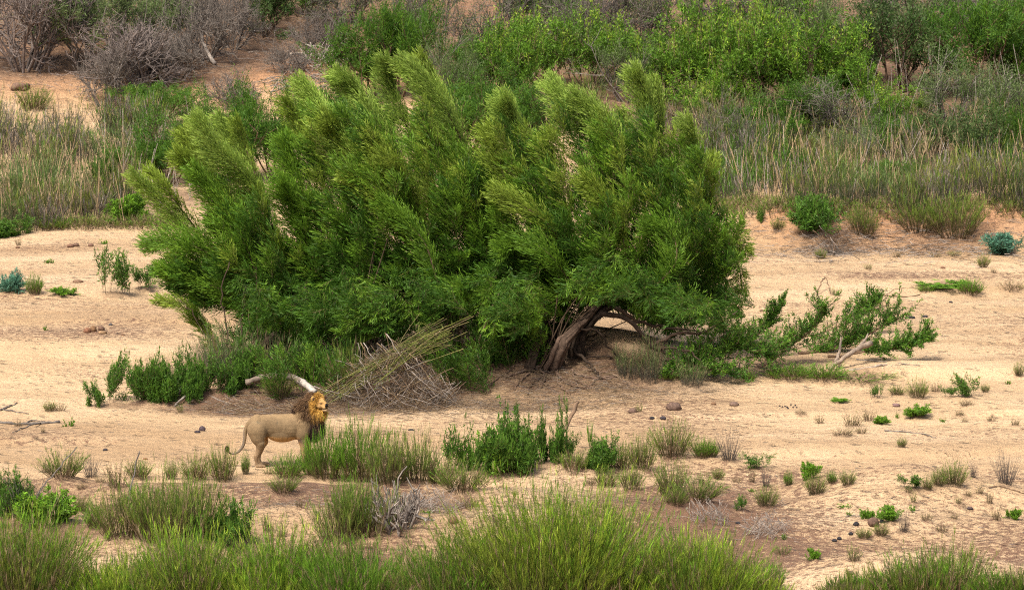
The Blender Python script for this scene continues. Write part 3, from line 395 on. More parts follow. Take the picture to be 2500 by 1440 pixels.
# ------------------------------------------------------------------ plant generators
G_DK = np.array([.034, .094, .012]); G_MD = np.array([.078, .165, .019]); G_BR = np.array([.14, .275, .020]); G_OL = np.array([.175, .210, .038])
G_YE = np.array([.24, .32, .03]); G_BL = np.array([.07, .17, .11]); G_GR = np.array([.145, .205, .068]); TAN = np.array([.26, .19, .11]); BRN = np.array([.10, .065, .04]); GREY = np.array([.22, .188, .160]); PURP = np.array([.150, .122, .108])
def rv(n): return unit(rng.normal(size=(n, 3)))
def colmix(n, a, b, p=None, jit=.25):
    t = rng.random((n, 1)) if p is None else np.asarray(p).reshape(-1, 1)
    return (a*(1-t)+b*t)*(1+jit*(rng.random((n, 1))*2-1))
def branching(n0, spread, length, levels, k, r0=.03, up=.15, shrink=.62, base_r=.1, jitter=.55, wind=(0, 0, 0)):
    """stems splitting level by level; returns a list per level of (A, B, ra, rb)"""
    ang = rng.random(n0)*2*math.pi; sp = spread*np.sqrt(rng.random(n0))
    D = unit(np.stack([np.cos(ang)*np.sin(sp), np.sin(ang)*np.sin(sp), np.cos(sp)], -1))
    A = np.stack([np.cos(ang)*base_r*rng.random(n0), np.sin(ang)*base_r*rng.random(n0), -.05+0*ang], -1)
    L = length*(.7+.5*rng.random(n0)); R = np.full(n0, r0); out = []; w_ = np.asarray(wind, float)
    for lv in range(levels):
        m = A + D*(L*.5)[:, None]; D2 = unit(D + .25*rng.normal(size=D.shape) + w_*.3 + np.array([0, 0, up]))
        B = m + D2*(L*.5)[:, None]
        out.append((A, m, R, R*.85)); out.append((m, B, R*.85, R*.65))
        if lv == levels-1: tips = (B, D2); break
        n = len(A)
        f = .35+.65*rng.random((n, k)); f[:, 0] = 1
        P = np.where((f < .5)[..., None], A[:, None]+(m-A)[:, None]*(f*2)[..., None], m[:, None]+(B-m)[:, None]*(f*2-1)[..., None])
        DD = unit(D2[:, None]+jitter*1.6*rng.normal(size=(n, k, 3))*np.array([1, 1, .8])+np.array([0, 0, up])+w_*.4)
        A = P.reshape(-1, 3); D = DD.reshape(-1, 3); L = np.repeat(L, k)*shrink*(.7+.6*rng.random(n*k)); R = np.repeat(R*.6, k)
    return out, tips
def put_segs(mb, lv, ca, cb, rmin=.003):
    n = len(lv)
    for i, (A, B, ra, rb) in enumerate(lv):
        c = colmix(len(A), ca, cb, None, .2)
        mb.segs(A, B, np.maximum(ra, rmin), np.maximum(rb, rmin), c)
def leaf_along(mb, segs_, per, L, W, ca, cb, spread=.7, off=0., cluster=0.0, up=.15):
    for A, B, ra, rb in segs_:
        n = len(A); t = rng.random((n, per, 1)); P = A[:, None]+(B-A)[:, None]*t
        P = P + off*rng.normal(size=(n, per, 3))
        D = unit(B-A)[:, None]*.8 + spread*rng.normal(size=(n, per, 3)) + np.array([0, 0, up])
        cc = colmix(n, ca, cb)[:, None]*(1+.3*(rng.random((n, per, 1))-.5))
        mb.leaves(P, D, L*(.7+.6*rng.random(n*per)), W*(.8+.4*rng.random(n*per)), cc.reshape(-1, 3))
def tuft(mb, n, h, r0, spread, nl, L, W, cb, cm, ct, rad=.003, dry=.12, dryc=TAN, lean=(0, 0), curve=.35, leafspread=.45, lo=.25):
    """bunch of upright stems with narrow leaves: brown at the foot, green at the tip"""
    a = rng.random(n)*2*math.pi; q = np.sqrt(rng.random(n)); B0 = np.stack([np.cos(a)*q*r0, np.sin(a)*q*r0, 0*a-.03], -1)
    sp = spread*q*(.6+.6*rng.random(n)); D = np.stack([np.cos(a)*np.sin(sp)+lean[0], np.sin(a)*np.sin(sp)+lean[1], np.cos(sp)], -1)+.09*rng.normal(size=(n, 3)); D = unit(D)
    hh = h*(.45+.55*rng.random(n)**.7)*(1-.30*q)
    out = unit(np.stack([np.cos(a), np.sin(a), 0*a-.2], -1)+.5*rng.normal(size=(n, 3)))
    def pos(t): return B0[:, None]+D[:, None]*(hh[:, None]*t)[..., None]+out[:, None]*(curve*hh[:, None]*t*t*.5)[..., None]
    ts = np.tile(np.array([0, .4, .75, 1.]), (n, 1)); P = pos(ts)
    isdry = rng.random(n) < dry
    c0 = colmix(n, cb, cb*1.3); c1 = np.where(isdry[:, None], colmix(n, dryc, dryc*1.2), colmix(n, cm, ct)); 
    for k in range(3):
        f0, f1 = [(0, .45), (.45, .85), (.85, 1)][k]
        mb.segs(P[:, k], P[:, k+1], rad*(1-.25*k), rad*(1-.25*(k+1)), c0*(1-f0)+c1*f0, c0*(1-f1)+c1*f1)
    if nl:
        t = lo+(1-lo)*rng.random((n, nl)); PP = pos(t)
        Dl = D[:, None]+leafspread*rng.normal(size=(n, nl, 3))+np.array([0, 0, .25])
        g_ = t[..., None]; cc = (c1*.0+colmix(n, cm, ct))[:, None]*(.62+.75*g_)
        cc = np.where(isdry[:, None, None], c1[:, None], cc); bl = np.clip((t-lo)/.45, 0, 1)[..., None]
        cc = cc*bl+(c0*1.3)[:, None]*(1-bl)
        cc = cc*(1+.3*(rng.random((n, nl, 1))-.5))
        mb.leaves(PP, Dl, L*(.6+.8*rng.random(n*nl)), W, cc.reshape(-1, 3))

def shoot_bush(mb_f, mb_s, n, h, spread, cols, L=.075, W=.016, per=46, base=.15, rs=.008, shoot=.5, wood=BRN, lean=(0, 0)):
    """leafy shrub made of upright shoots each clothed in leaves (bottle-brush shoots)"""
    lv, tips = branching(n, spread, h*.42, 3, 3, r0=rs, up=.25, shrink=.75, base_r=base, jitter=.42, wind=(lean[0], lean[1], 0))
    put_segs(mb_s, lv, wood, wood*1.7, .003)
    for A, B, ra, rb in lv[2:]:
        pn = per//3
        leaf_along(mb_f, [(A, B, ra, rb)], pn, L, W, cols[0], cols[1], .85, .03)
    B, D = tips; E = B+unit(D+np.array([0, 0, .5]))*(h*.14)
    mb_s.segs(B, E, .003, .002, wood*1.4)
    leaf_along(mb_f, [(B, E, 0, 0)], pn, L*.9, W, cols[1], cols[1]*1.35, .6, .008)

# prototypes: kind -> list of (mesh foliage/one, mesh stems or None, nominal width, nominal height)
PROTO = {}
def measure(*mbs):
    v = np.concatenate([np.concatenate(m.v) for m in mbs])
    r = np.percentile(np.hypot(v[:, 0], v[:, 1]), 88); return 2*r, np.percentile(v[:, 2], 97.5)
def proto(kind, build, n):
    PROTO[kind] = []
    for i in range(n):
        f, s_ = MB(), MB(); build(f, s_)
        ww, hh = measure(*([f] if not s_.v else [f, s_] if f.v else [s_]))
        PROTO[kind].append((f.mesh(kind+'_foliage', M_LEAF) if f.v else None, s_.mesh(kind+'_stems', M_BARK) if s_.v else None, ww, hh))
proto('tuft_small', lambda f, s: tuft(f, 46, .42, .12, .6, 7, .07, .009, BRN*1.4, G_MD, G_OL*1.05, .004, .2), 5)
proto('tuft_mid', lambda f, s: tuft(f, 170, .85, .28, .75, 10, .13, .010, BRN, G_MD*1.05, G_OL*1.05, .0045, .2, leafspread=.27), 5)
proto('tuft_green', lambda f, s: tuft(f, 190, .85, .28, .85, 12, .14, .012, BRN*1.2, G_MD, G_BR*.85, .004, .08, leafspread=.3), 4)
proto('tuft_tall', lambda f, s: tuft(f, 420, 1.7, .42, .5, 26, .11, .010, BRN*1.2, G_OL*.9, G_YE*.85, .0055, .12, curve=.25, leafspread=.28, lo=.2), 5)
proto('tuft_dry', lambda f, s: tuft(f, 60, .42, .13, .7, 5, .06, .008, BRN*1.3, TAN*.8, G_OL, .0045, .55), 4)
proto('tuft_grey', lambda f, s: tuft(f, 70, .8, .12, .55, 3, .10, .005, GREY*.5, GREY*.7, GREY, .005, .6, GREY*.9, curve=.12, leafspread=.3), 3)
proto('rushes', lambda f, s: tuft(f, 130, 1.6, .45, .3, 7, .22, .012, GREY*.6, G_GR*.8, G_GR*1.2, .007, .3, TAN*1.1, curve=.18, leafspread=.3, lo=.1), 5)
def lfd(f, s):
    for q in range(int(rng.integers(4, 7))):
        k0 = len(f.v); k1 = len(s.v); shoot_bush(f, s, int(rng.integers(4, 8)), rng.uniform(.35, .9), rng.uniform(.7, 1.2), (G_DK*1.1, G_MD*1.1), .095, .021, 30, lean=(rng.normal()*.5, rng.normal()*.5))
        o = np.array([rng.normal()*.32, rng.normal()*.28, 0])
        for i in range(k0, len(f.v)): f.v[i] = f.v[i]+o
        for i in range(k1, len(s.v)): s.v[i] = s.v[i]+o
proto('leafy_dark', lfd, 7)
def lfs(f, s):
    for q in range(int(rng.integers(2, 4))):
        k0 = len(f.v); k1 = len(s.v); shoot_bush(f, s, int(rng.integers(1, 4)), rng.uniform(.5, 1.1), rng.uniform(.2, .6), (G_DK*1.1, G_MD*1.15), .10, .022, 26, lean=(rng.normal()*.5, rng.normal()*.5))
        o = np.array([rng.normal()*.14, rng.normal()*.14, 0])
        for i in range(k0, len(f.v)): f.v[i] = f.v[i]+o
        for i in range(k1, len(s.v)): s.v[i] = s.v[i]+o
proto('leafy_slim', lfs, 6)
proto('leafy_bright', lambda f, s: shoot_bush(f, s, 8, .6, .9, (G_MD, G_BR*1.1), .07, .022, 60, .1), 3)
proto('leafy_blue', lambda f, s: shoot_bush(f, s, 7, .5, .8, (G_BL*.8, G_BL*1.4), .09, .02, 36, .08), 2)
def small_leafy(f, s): tuft(f, 14, .22, .05, 1.0, 9, .06, .022, G_MD*.7, G_MD, G_BR, .003, .0)
proto('sprig', small_leafy, 4)
def feathery(ca, cb, n=9, h=2.2, per=9, L=.13, W=.03, k=4, wood=BRN):
    def b(f, s):
        lv, tips = branching(n, 1.0, h*.42, 4, k, r0=.035, up=.22, shrink=.66, base_r=.25, jitter=.42)
        put_segs(s, lv[:-2], wood, wood*1.6, .006)
        leaf_along(f, lv[-4:], per, L, W, ca, cb, .7, .05)
    return b
proto('feathery', feathery(G_DK*1.3, G_BR*.75, per=10, h=2.6, L=.12, W=.022, k=4), 3)
proto('olive_tree', feathery(G_DK*.9, G_GR*.75, per=5, h=2.6, L=.10, W=.035, wood=BRN*.6), 3)
proto('greygreen', feathery(G_GR*.7, G_GR*1.15, n=10, per=6, h=2.6, L=.10, W=.016, wood=GREY*.6), 4)
def bright_b(f, s):
    lv, tips = branching(10, 1.0, 1.25, 4, 4, r0=.03, up=.30, shrink=.62, base_r=.35, jitter=.38)
    put_segs(s, lv[:-2], BRN, TAN*.8, .006)
    leaf_along(f, lv[-4:], 8, .11, .036, G_MD*.85, G_BR*1.05, .8, .05)
    B, D = tips; sel = rng.random(len(B)) < .14; B = B[sel]; E = B+unit(D[sel]*.5+np.array([0, 0, 1.1]))*(.35+.5*rng.random((len(B), 1)))
    s.segs(B, E, .007, .004, TAN*.8)
    leaf_along(f, [(B, E, 0, 0)], 14, .11, .038, G_BR*1.1, G_YE*1.25, .7, .05)
proto('bright_bush', bright_b, 4)
def bare(cA, cB, n=12, h=2.4, k=5, lv_=4, leaf=0):
    def b(f, s):
        lv, tips = branching(n, 1.05, h*.40, lv_, k, r0=.03, up=.12, shrink=.68, base_r=.25, jitter=.42)
        put_segs(s, lv, cA, cB, .006)
        if leaf: leaf_along(f, lv[-2:], leaf, .07, .02, G_GR*.7, G_GR, .8, .05)
    return b
proto('bare_grey', bare(GREY*.55, GREY*1.0), 4)
proto('bare_purple', bare(PURP*.8, PURP*1.5, 14, 2.0), 2)
proto('sparse_grey', bare(GREY*.5, GREY*.9, 9, 2.6, 4, 4, 3), 4)
proto('dead_fan', bare(GREY*.7, GREY*1.5, 22, .6, 3, 3), 3)

NAMES = dict(tuft_small=('grass_tuft', 'grass tuft'), tuft_mid=('grass_clump', 'grass clump'), tuft_green=('grass_clump', 'grass clump'), tuft_tall=('tall_grass_clump', 'grass clump'),
    tuft_dry=('dry_grass_tuft', 'grass tuft'), tuft_grey=('dead_grass_tuft', 'grass tuft'), rushes=('reed_clump', 'reeds'), leafy_dark=('leafy_shrub', 'shrub'), leafy_slim=('leafy_shrub', 'shrub'), leafy_bright=('bright_shrub', 'shrub'),
    leafy_blue=('blue_green_plant', 'plant'), sprig=('leafy_sprig', 'plant'), feathery=('feathery_bush', 'bush'), olive_tree=('dark_tree', 'tree'), greygreen=('scrub_bush', 'bush'),
    bright_bush=('bright_green_bush', 'bush'), bare_grey=('leafless_bush', 'bush'), bare_purple=('leafless_bush', 'bush'), sparse_grey=('scrub_bush', 'bush'), dead_fan=('dead_bush', 'dead bush'))
PARTS = dict(olive_tree=('crown', 'stems'))
cnt = {}
def plant(kind, px, py, wpx, hpx, label, group=None, base=None, tilt=0.0, sink=.03):
    if kind == 'leafy_dark' and (wpx < 72 or hpx > 1.05*wpx): kind = 'leafy_slim'
    g_ = ground(px, py) if base is None else np.array([base[0], base[1], float(hz(base[0], base[1]))])
    pm = ppm(g_[1]); k = cnt.get(kind, 0); cnt[kind] = k+1
    f, s_, pw, ph = PROTO[kind][k % len(PROTO[kind])]
    big_ = 1.22 if g_[1] > 115 else 1.0
    sx = big_*wpx/pm/pw; sz = big_*hpx/pm/ph
    nm, cat = NAMES[kind]
    rz = (k*2.399+.3*(k//5)) % 6.283
    loc = (g_[0], g_[1], g_[2]-sink*sz+(.6*min(.10, max(.14, wpx/pm*.42)*.28) if py > 640 and kind != 'sprig' else 0))
    if f is not None and s_ is not None:
        r = thing(nm, loc, label, cat, group)
        pf, ps = PARTS.get(kind, ('foliage', 'stems'))
        a = obj(pf, f, r); b = obj(ps, s_, r)
    else:
        r = tag(obj(nm, f or s_, None, loc), label, cat, group)
    r.scale = (sx, sx, sz); r.rotation_euler = (0, tilt, 0)
    if tilt == 0: r.rotation_euler.z = rz
    return r
# ------------------------------------------------------------------ river willows, blown by wind from the right
WIND = np.array([-.80, .05, .42])
def in_poly(p, poly):
    x, y = p; r = False; n = len(poly)
    for i in range(n):
        x1, y1 = poly[i]; x2, y2 = poly[i-1]
        if (y1 > y) != (y2 > y) and x < (x2-x1)*(y-y1)/(y2-y1)+x1: r = not r
    return r
def spray(mb, spine, rad, ntw, nl, L, W, ca, cb, wind=WIND, stems=None, wk=.5, prof=1):
    ntw = int(ntw); t = rng.random(ntw)**.85; ns = len(spine)
    u = t*(ns-1); i = np.minimum(u.astype(int), ns-2); f = (u-i)[:, None]
    P = spine[i]*(1-f)+spine[i+1]*f; T = unit(spine[i+1]-spine[i])
    R = unit(np.cross(T, rv(ntw)))
    r = rad*(np.clip(1-t, 0, 1)**.55*.85+.15)*np.minimum(1, .35+2.2*t) if prof else np.full(ntw, rad)
    D = unit(T*1.0+R*.95+wind*wk+.12*rng.normal(size=(ntw, 3)))
    LN = r*1.5*(.6+.6*rng.random(ntw))+.12
    s = (.10+.90*np.arange(nl)/(nl-1))[None, :]+.05*rng.normal(size=(ntw, nl)); s3 = s[..., None]
    Q = P[:, None]+D[:, None]*(LN[:, None]*s)[..., None]+wind*(.28*LN[:, None, None]*s3*s3)
    side = unit(np.cross(D, rv(ntw)))[:, None]*np.where(np.arange(nl) % 2 == 0, 1, -1)[None, :, None]
    DL = D[:, None]+side*.55*(1.15-.7*s3)+wind*.45*s3+.18*rng.normal(size=(ntw, nl, 3))
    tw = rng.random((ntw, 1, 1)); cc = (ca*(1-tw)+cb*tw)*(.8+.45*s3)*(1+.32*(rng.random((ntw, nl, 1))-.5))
    mb.leaves(Q, DL, L*(.7+.5*rng.random(ntw*nl)), W, cc.reshape(-1, 3))
    if stems is not None:
        k = rng.random(ntw) < .35
        stems.segs(P[k], (P+D*LN[:, None]*.8)[k], .005, .003, colmix(int(k.sum()), BRN*1.2, G_OL*.8))
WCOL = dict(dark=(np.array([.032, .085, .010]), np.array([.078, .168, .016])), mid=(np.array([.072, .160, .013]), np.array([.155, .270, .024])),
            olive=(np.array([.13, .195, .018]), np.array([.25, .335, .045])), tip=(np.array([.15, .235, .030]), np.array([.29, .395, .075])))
def willow(label, basepx, polys, plumes, trunks, n, Yc, R, nlow=0, low_poly=None, hang=()):
    b = ground(*basepx); root = thing('willow_tree', b, label, 'tree', 'willow trees on the sand mound')
    fol, st = MB(), MB()
    allp = [p for q in polys for p in q]
    xs = [p[0] for p in allp]; ys = [p[1] for p in allp]; cx = (min(xs)+max(xs))/2; hw = (max(xs)-min(xs))/2+20; cy = (min(ys)+max(ys))/2; hh = (max(ys)-min(ys))/2+20
    core = np.array([b[0], Yc, b[2]+1.0]); made = 0
    while made < n:
        px = rng.uniform(min(xs), max(xs)); py = min(ys)+(max(ys)-min(ys))*rng.random()**.88
        if not any(in_poly((px, py), q) for q in polys): continue
        e = max(.34, 1-((px-cx)/hw)**2-((py-cy)/hh)**2); Rr = R*math.sqrt(e)
        d = (-1 if rng.random() < .68 else 1)*Rr*(rng.random()**.5)
        tip = at(px, py, Yc+d)
        if tip[2] < hz(tip[0], tip[1])+.25: continue
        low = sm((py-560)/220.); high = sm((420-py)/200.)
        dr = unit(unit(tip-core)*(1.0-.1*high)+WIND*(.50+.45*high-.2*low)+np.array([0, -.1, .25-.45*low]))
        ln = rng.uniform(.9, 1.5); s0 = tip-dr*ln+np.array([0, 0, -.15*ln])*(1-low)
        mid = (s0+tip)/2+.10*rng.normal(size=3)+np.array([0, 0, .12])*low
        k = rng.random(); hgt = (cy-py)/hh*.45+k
        col = WCOL['dark'] if hgt < .50 else WCOL['mid'] if hgt < .98 else WCOL['olive']  # darker greens more frequent low down: crown interior shade put into leaf colour
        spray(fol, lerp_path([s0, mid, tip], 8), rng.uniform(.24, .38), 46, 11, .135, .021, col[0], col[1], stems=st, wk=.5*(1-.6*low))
        # the limb that carries it
        j = b+np.array([(s0[0]-b[0])*.25, (s0[1]-b[1])*.25, .2+.3*(s0[2]-b[2])])
        if rng.random() < .06: st.tube(lerp_path([b+np.array([rng.uniform(-.4, .4), rng.uniform(-.3, .3), -.05]), j+.1*rng.normal(size=3), s0, mid], 7), np.linspace(.022, .006, 7), BRN*.6, 4, cap=False)
        made += 1
    for x0, x1, y0, y1, m_ in hang:
        for q in range(m_):
            tip = at(rng.uniform(x0, x1), rng.uniform(y0, y1), b[1]-.5+.8*rng.normal())
            if tip[2] < hz(tip[0], tip[1])+.12: continue
            dr = unit(np.array([rng.normal()*.6-.25, -.45, .05+.35*rng.normal()])); s0 = tip-dr*rng.uniform(.7, 1.2)+np.array([0, 0, .25])
            col = WCOL['dark'] if rng.random() < .62 else WCOL['mid']
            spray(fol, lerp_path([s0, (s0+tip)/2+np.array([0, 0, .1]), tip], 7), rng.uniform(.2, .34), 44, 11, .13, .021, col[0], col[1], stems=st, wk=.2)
    for q in range(nlow):
        for _ in range(40):
            px = rng.uniform(low_poly[0], low_poly[1]); py = rng.uniform(low_poly[2], low_poly[3])
            if not (880 < px < 1090 and py > 905): break
        g0 = ground(px, py); H_ = rng.uniform(.5, 1.25); dr = unit(np.array([rng.normal()*.35-.15, -.15+.3*rng.normal(), 1.0])); tp = g0+dr*H_
        col = WCOL['dark'] if rng.random() < .72 else WCOL['mid']
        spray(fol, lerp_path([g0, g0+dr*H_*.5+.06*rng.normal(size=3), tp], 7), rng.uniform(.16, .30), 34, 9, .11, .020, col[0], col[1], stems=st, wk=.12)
        st.segs(g0[None], tp[None], .012, .005, BRN*1.1)
    obj('crown', fol.mesh('willow_crown', M_LEAF, b), root); obj('branches', st.mesh('willow_branches', M_BARK, b), root)
    for sp in plumes:
        pts, wd, colk, dd = sp; mb = MB(); sb = MB()
        spine = np.array([at(px, py, Yc+dd+.25*rng.normal()) for px, py in pts][::-1]); spine = lerp_path(spine, 26)
        ln = np.linalg.norm(np.diff(spine, axis=0), axis=1).sum()
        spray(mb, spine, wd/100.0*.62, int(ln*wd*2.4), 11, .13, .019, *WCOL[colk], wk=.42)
        mb2 = MB(); mb2.tube(spine[:-3], np.linspace(.03, .006, len(spine)-3), BRN*1.1, 4, cap=False)
        lb = obj('leafy_branch', mb.mesh('leafy_branch', M_LEAF, b), root); obj('stem', mb2.mesh('branch_stem', M_BARK, b), lb)
    for pts, r0, r1, colr, nm in trunks:
        mb = MB(); P = [ground(*q[:2]) + np.array([0, 0, -.08]) if len(q) > 2 and q[2] == 'g' else at(q[0], q[1], b[1]+(q[2] if len(q) > 2 else 0)+(1.1*max(0, 860-q[1])/100. if nm == 'trunk' else 0)) for q in pts]
        P = lerp_path(P, 16); P[1:-1] += .02*rng.normal(size=(14, 3)); colr = np.asarray(colr)*(.62 if nm in ('trunk', 'limb') else 1)  # trunk and limb colour darkened to stand in for crown shade
        mb.tube(P, np.linspace(r0, r1, 16)*(.6 if r0 > .08 else .85), colr*.8, 8, .18)
        if nm == 'trunk':
            for q in range(6):
                o_ = np.array([rng.normal(), .6*rng.normal()-.5, 0])*r0*.45; tw_ = np.sin(np.linspace(0, 3, 16)+rng.uniform(0, 6))[:, None]*np.array([.05, .03, 0])
                mb.tube(P+o_+tw_+.015*rng.normal(size=P.shape), np.linspace(r0*.36, r1*.26, 16), colr*rng.uniform(.5, 1.3), 6, .2)
        obj(nm, mb.mesh(nm, M_BARK, b, True), root)
    return root
Bk = np.array([.075, .05, .034]); Bk2 = np.array([.13, .085, .06]); PALE = np.array([.34, .28, .22])
willow('leftmost willow of the thicket, its thin plumes leaning far over to the left', (625, 905),
  [[(375, 610), (430, 585), (520, 620), (600, 590), (680, 620), (710, 800), (700, 870), (620, 880), (560, 800), (450, 730), (385, 680)], [(490, 560), (510, 450), (570, 410), (640, 450), (690, 520), (750, 620), (760, 760), (590, 640)], [(660, 600), (720, 560), (800, 660), (780, 820), (660, 800)]],
  [([(328, 430), (400, 500), (470, 580), (560, 680)], 46, 'tip', -.4), ([(372, 420), (420, 480), (480, 560), (560, 660)], 46, 'olive', .2), ([(488, 296), (545, 380), (615, 450), (655, 540), (665, 680)], 88, 'tip', -.6),
   ([(455, 330), (490, 400), (545, 480), (600, 590)], 62, 'olive', .3), ([(540, 292), (575, 350), (620, 430), (650, 520)], 52, 'tip', .5), ([(580, 300), (600, 360), (625, 430)], 36, 'olive', 0), ([(440, 385), (500, 430), (560, 520), (610, 640)], 70, 'olive', -.9),
   ([(480, 420), (540, 500), (600, 600), (640, 720)], 80, 'mid', -1.2), ([(370, 600), (450, 595), (540, 640), (620, 730)], 80, 'mid', -.9), ([(400, 660), (470, 680), (560, 720), (640, 800)], 66, 'mid', -1.2),
   ([(390, 735), (450, 750), (500, 800), (550, 880)], 30, 'olive', -1.5), ([(470, 755), (500, 800), (530, 850), (560, 900)], 26, 'mid', -1.2)],
  [([(640, 890, 'g'), (650, 850, -.1), (690, 790, .1), (740, 690, .3)], .13, .08, Bk2, 'trunk'), ([(560, 910, 'g'), (555, 820, 0), (540, 720, 0), (560, 640, .1)], .03, .015, Bk, 'stem'), ([(590, 915, 'g'), (590, 800, 0), (600, 700, 0)], .035, .015, Bk, 'stem'),
   ([(500, 930, 'g'), (515, 860, 0), (480, 780, 0), (440, 735, 0)], .022, .010, Bk, 'stem'), ([(580, 1000, 'g'), (577, 985, -.2), (583, 960, 0), (575, 930, 0)], .045, .03, PALE, 'stem')],
  190, 86.6, 1.9, 26, (540, 760, 860, 985), ((600, 760, 740, 820, 20),))
willow('tallest middle willow of the thicket, its plumes streaming up left above a heap of sticks', (880, 900),
  [[(700, 560), (705, 400), (745, 240), (830, 225), (900, 260), (960, 300), (1010, 230), (1080, 250), (1140, 330), (1215, 360), (1240, 700), (1190, 830), (1130, 880), (1080, 800), (1000, 850), (880, 860), (760, 880), (690, 840)]],
  [([(742, 205), (800, 290), (860, 380), (905, 480), (930, 640)], 84, 'tip', -.3), ([(830, 190), (885, 240), (930, 320), (975, 440), (990, 600)], 80, 'tip', .6), ([(945, 148), (955, 215), (985, 290), (1030, 400), (1060, 520)], 62, 'tip', .5),
   ([(988, 160), (1040, 200), (1090, 270), (1135, 370), (1150, 500)], 84, 'tip', .2), ([(1030, 142), (1065, 210), (1100, 290), (1120, 400)], 54, 'olive', .9), ([(805, 300), (840, 340), (910, 420), (960, 540)], 64, 'olive', -1.2),
   ([(920, 345), (960, 400), (1010, 480), (1050, 600)], 70, 'olive', -1.4), ([(1050, 330), (1085, 380), (1120, 440), (1150, 560)], 60, 'olive', -.8), ([(700, 345), (720, 420), (760, 520), (800, 660)], 80, 'mid', -.9), ([(850, 430), (900, 460), (960, 520), (1000, 620)], 60, 'olive', -2.0),
   ([(690, 450), (720, 520), (760, 620), (800, 720)], 80, 'mid', -1.6), ([(1130, 390), (1160, 430), (1190, 500), (1200, 600)], 62, 'tip', .2), ([(940, 500), (990, 540), (1040, 600), (1070, 700)], 66, 'mid', -2.2), ([(700, 250), (740, 320), (790, 420)], 50, 'olive', 1.0)],
  [([(830, 905, 'g'), (840, 850, 0), (870, 780, .2), (910, 640, .3)], .17, .10, Bk2, 'trunk'), ([(760, 915, 'g'), (765, 850, 0), (755, 760, 0), (745, 690, .1)], .05, .03, Bk, 'stem'), ([(1010, 900, 'g'), (1050, 820, .3), (1120, 770, .5), (1200, 770, .6)], .20, .12, Bk, 'trunk'),
   ([(1090, 905, 'g'), (1110, 840, .2), (1130, 780, .4)], .09, .06, Bk, 'trunk'), ([(1140, 900, 'g'), (1165, 840, -.5), (1190, 780, -.6), (1218, 715, -.6)], .035, .018, Bk2*1.5, 'stem')],
  450, 87.2, 2.6, 52, (740, 1210, 860, 975), ((740, 900, 740, 830, 26), (880, 1060, 740, 800, 26), (1040, 1230, 700, 760, 26)))
willow('rightmost willow of the thicket, a round green dome over a bare leaning trunk', (1345, 898),
  [[(1130, 480), (1185, 330), (1250, 285), (1350, 270), (1440, 260), (1540, 250), (1600, 270), (1640, 330), (1700, 345), (1740, 400), (1770, 480), (1815, 560), (1812, 640), (1795, 740), (1740, 800), (1640, 825), (1590, 775), (1540, 750), (1450, 745), (1390, 800), (1320, 870), (1220, 890), (1170, 800), (1150, 700)]],
  [([(1235, 248), (1260, 310), (1300, 400), (1330, 540)], 84, 'tip', -.2), ([(1350, 205), (1400, 280), (1450, 360), (1480, 480)], 84, 'tip', .3), ([(1410, 240), (1470, 290), (1510, 380), (1530, 500)], 80, 'tip', -.6), ([(1555, 178), (1580, 250), (1590, 350), (1580, 480)], 74, 'tip', .1),
   ([(1600, 205), (1612, 280), (1610, 380), (1595, 500)], 60, 'tip', .6), ([(1680, 300), (1695, 370), (1690, 460), (1660, 560)], 70, 'tip', .2), ([(1745, 395), (1740, 450), (1710, 540), (1680, 600)], 56, 'olive', .1), ([(1195, 320), (1220, 400), (1260, 500)], 66, 'olive', -1.0),
   ([(1230, 620), (1280, 590), (1340, 620), (1400, 700)], 66, 'mid', -2.2), ([(1215, 470), (1270, 500), (1330, 540), (1390, 620)], 64, 'olive', -2.3), ([(1430, 440), (1470, 480), (1510, 540), (1530, 620)], 66, 'olive', -2.3), ([(1590, 560), (1640, 570), (1650, 640), (1600, 700)], 70, 'mid', -2.5),
   ([(1275, 770), (1310, 740), (1360, 730), (1420, 720)], 60, 'mid', -2.0), ([(1800, 760), (1810, 690), (1790, 620), (1740, 560)], 44, 'olive', -.2), ([(1760, 790), (1770, 720), (1750, 640), (1700, 580)], 44, 'mid', -.6), ([(1825, 620), (1800, 570), (1760, 530), (1700, 500)], 50, 'olive', .2)],
  [([(1345, 900, 'g'), (1370, 850, -.3), (1410, 795, -.3), (1480, 720, .2), (1520, 640, .5)], .20, .12, Bk2, 'trunk'), ([(1290, 905, 'g'), (1310, 840, 0), (1330, 760, .1), (1360, 600, .2)], .22, .15, Bk, 'trunk'), ([(1400, 870, 'g'), (1420, 810, 0), (1470, 760, .1), (1530, 730, .2)], .17, .10, Bk*.8, 'trunk'),
   ([(1465, 765, -.2), (1520, 775, -.4), (1560, 805, -.5), (1590, 845, -.6), (1625, 862, -.7)], .11, .06, Bk, 'limb'), ([(1590, 845, -.6), (1650, 815, -.5), (1720, 812, -.4), (1800, 760, -.3)], .055, .018, Bk2, 'limb'), ([(1500, 750, 0), (1570, 790, .1), (1640, 800, .1), (1740, 815, .2)], .06, .02, Bk2, 'limb'),
   ([(1600, 850, -.6), (1660, 850, -.8), (1700, 870, -.9), (1720, 900, -1)], .035, .012, Bk2, 'limb'), ([(1405, 800, .2), (1460, 810, .2), (1490, 850, .3), (1530, 890, .3)], .035, .02, Bk, 'limb'), ([(1400, 850, .3), (1440, 890, -.2), (1460, 915, -.6)], .05, .03, Bk, 'limb'),
   ([(1380, 875, .3), (1480, 873, .4), (1560, 880, .3), (1640, 882, .2)], .03, .018, Bk, 'limb')],
  430, 87.0, 2.9, 22, (1200, 1330, 850, 905), ((1190, 1310, 750, 830, 26), (1580, 1780, 730, 800, 24), (1380, 1560, 680, 730, 20)))
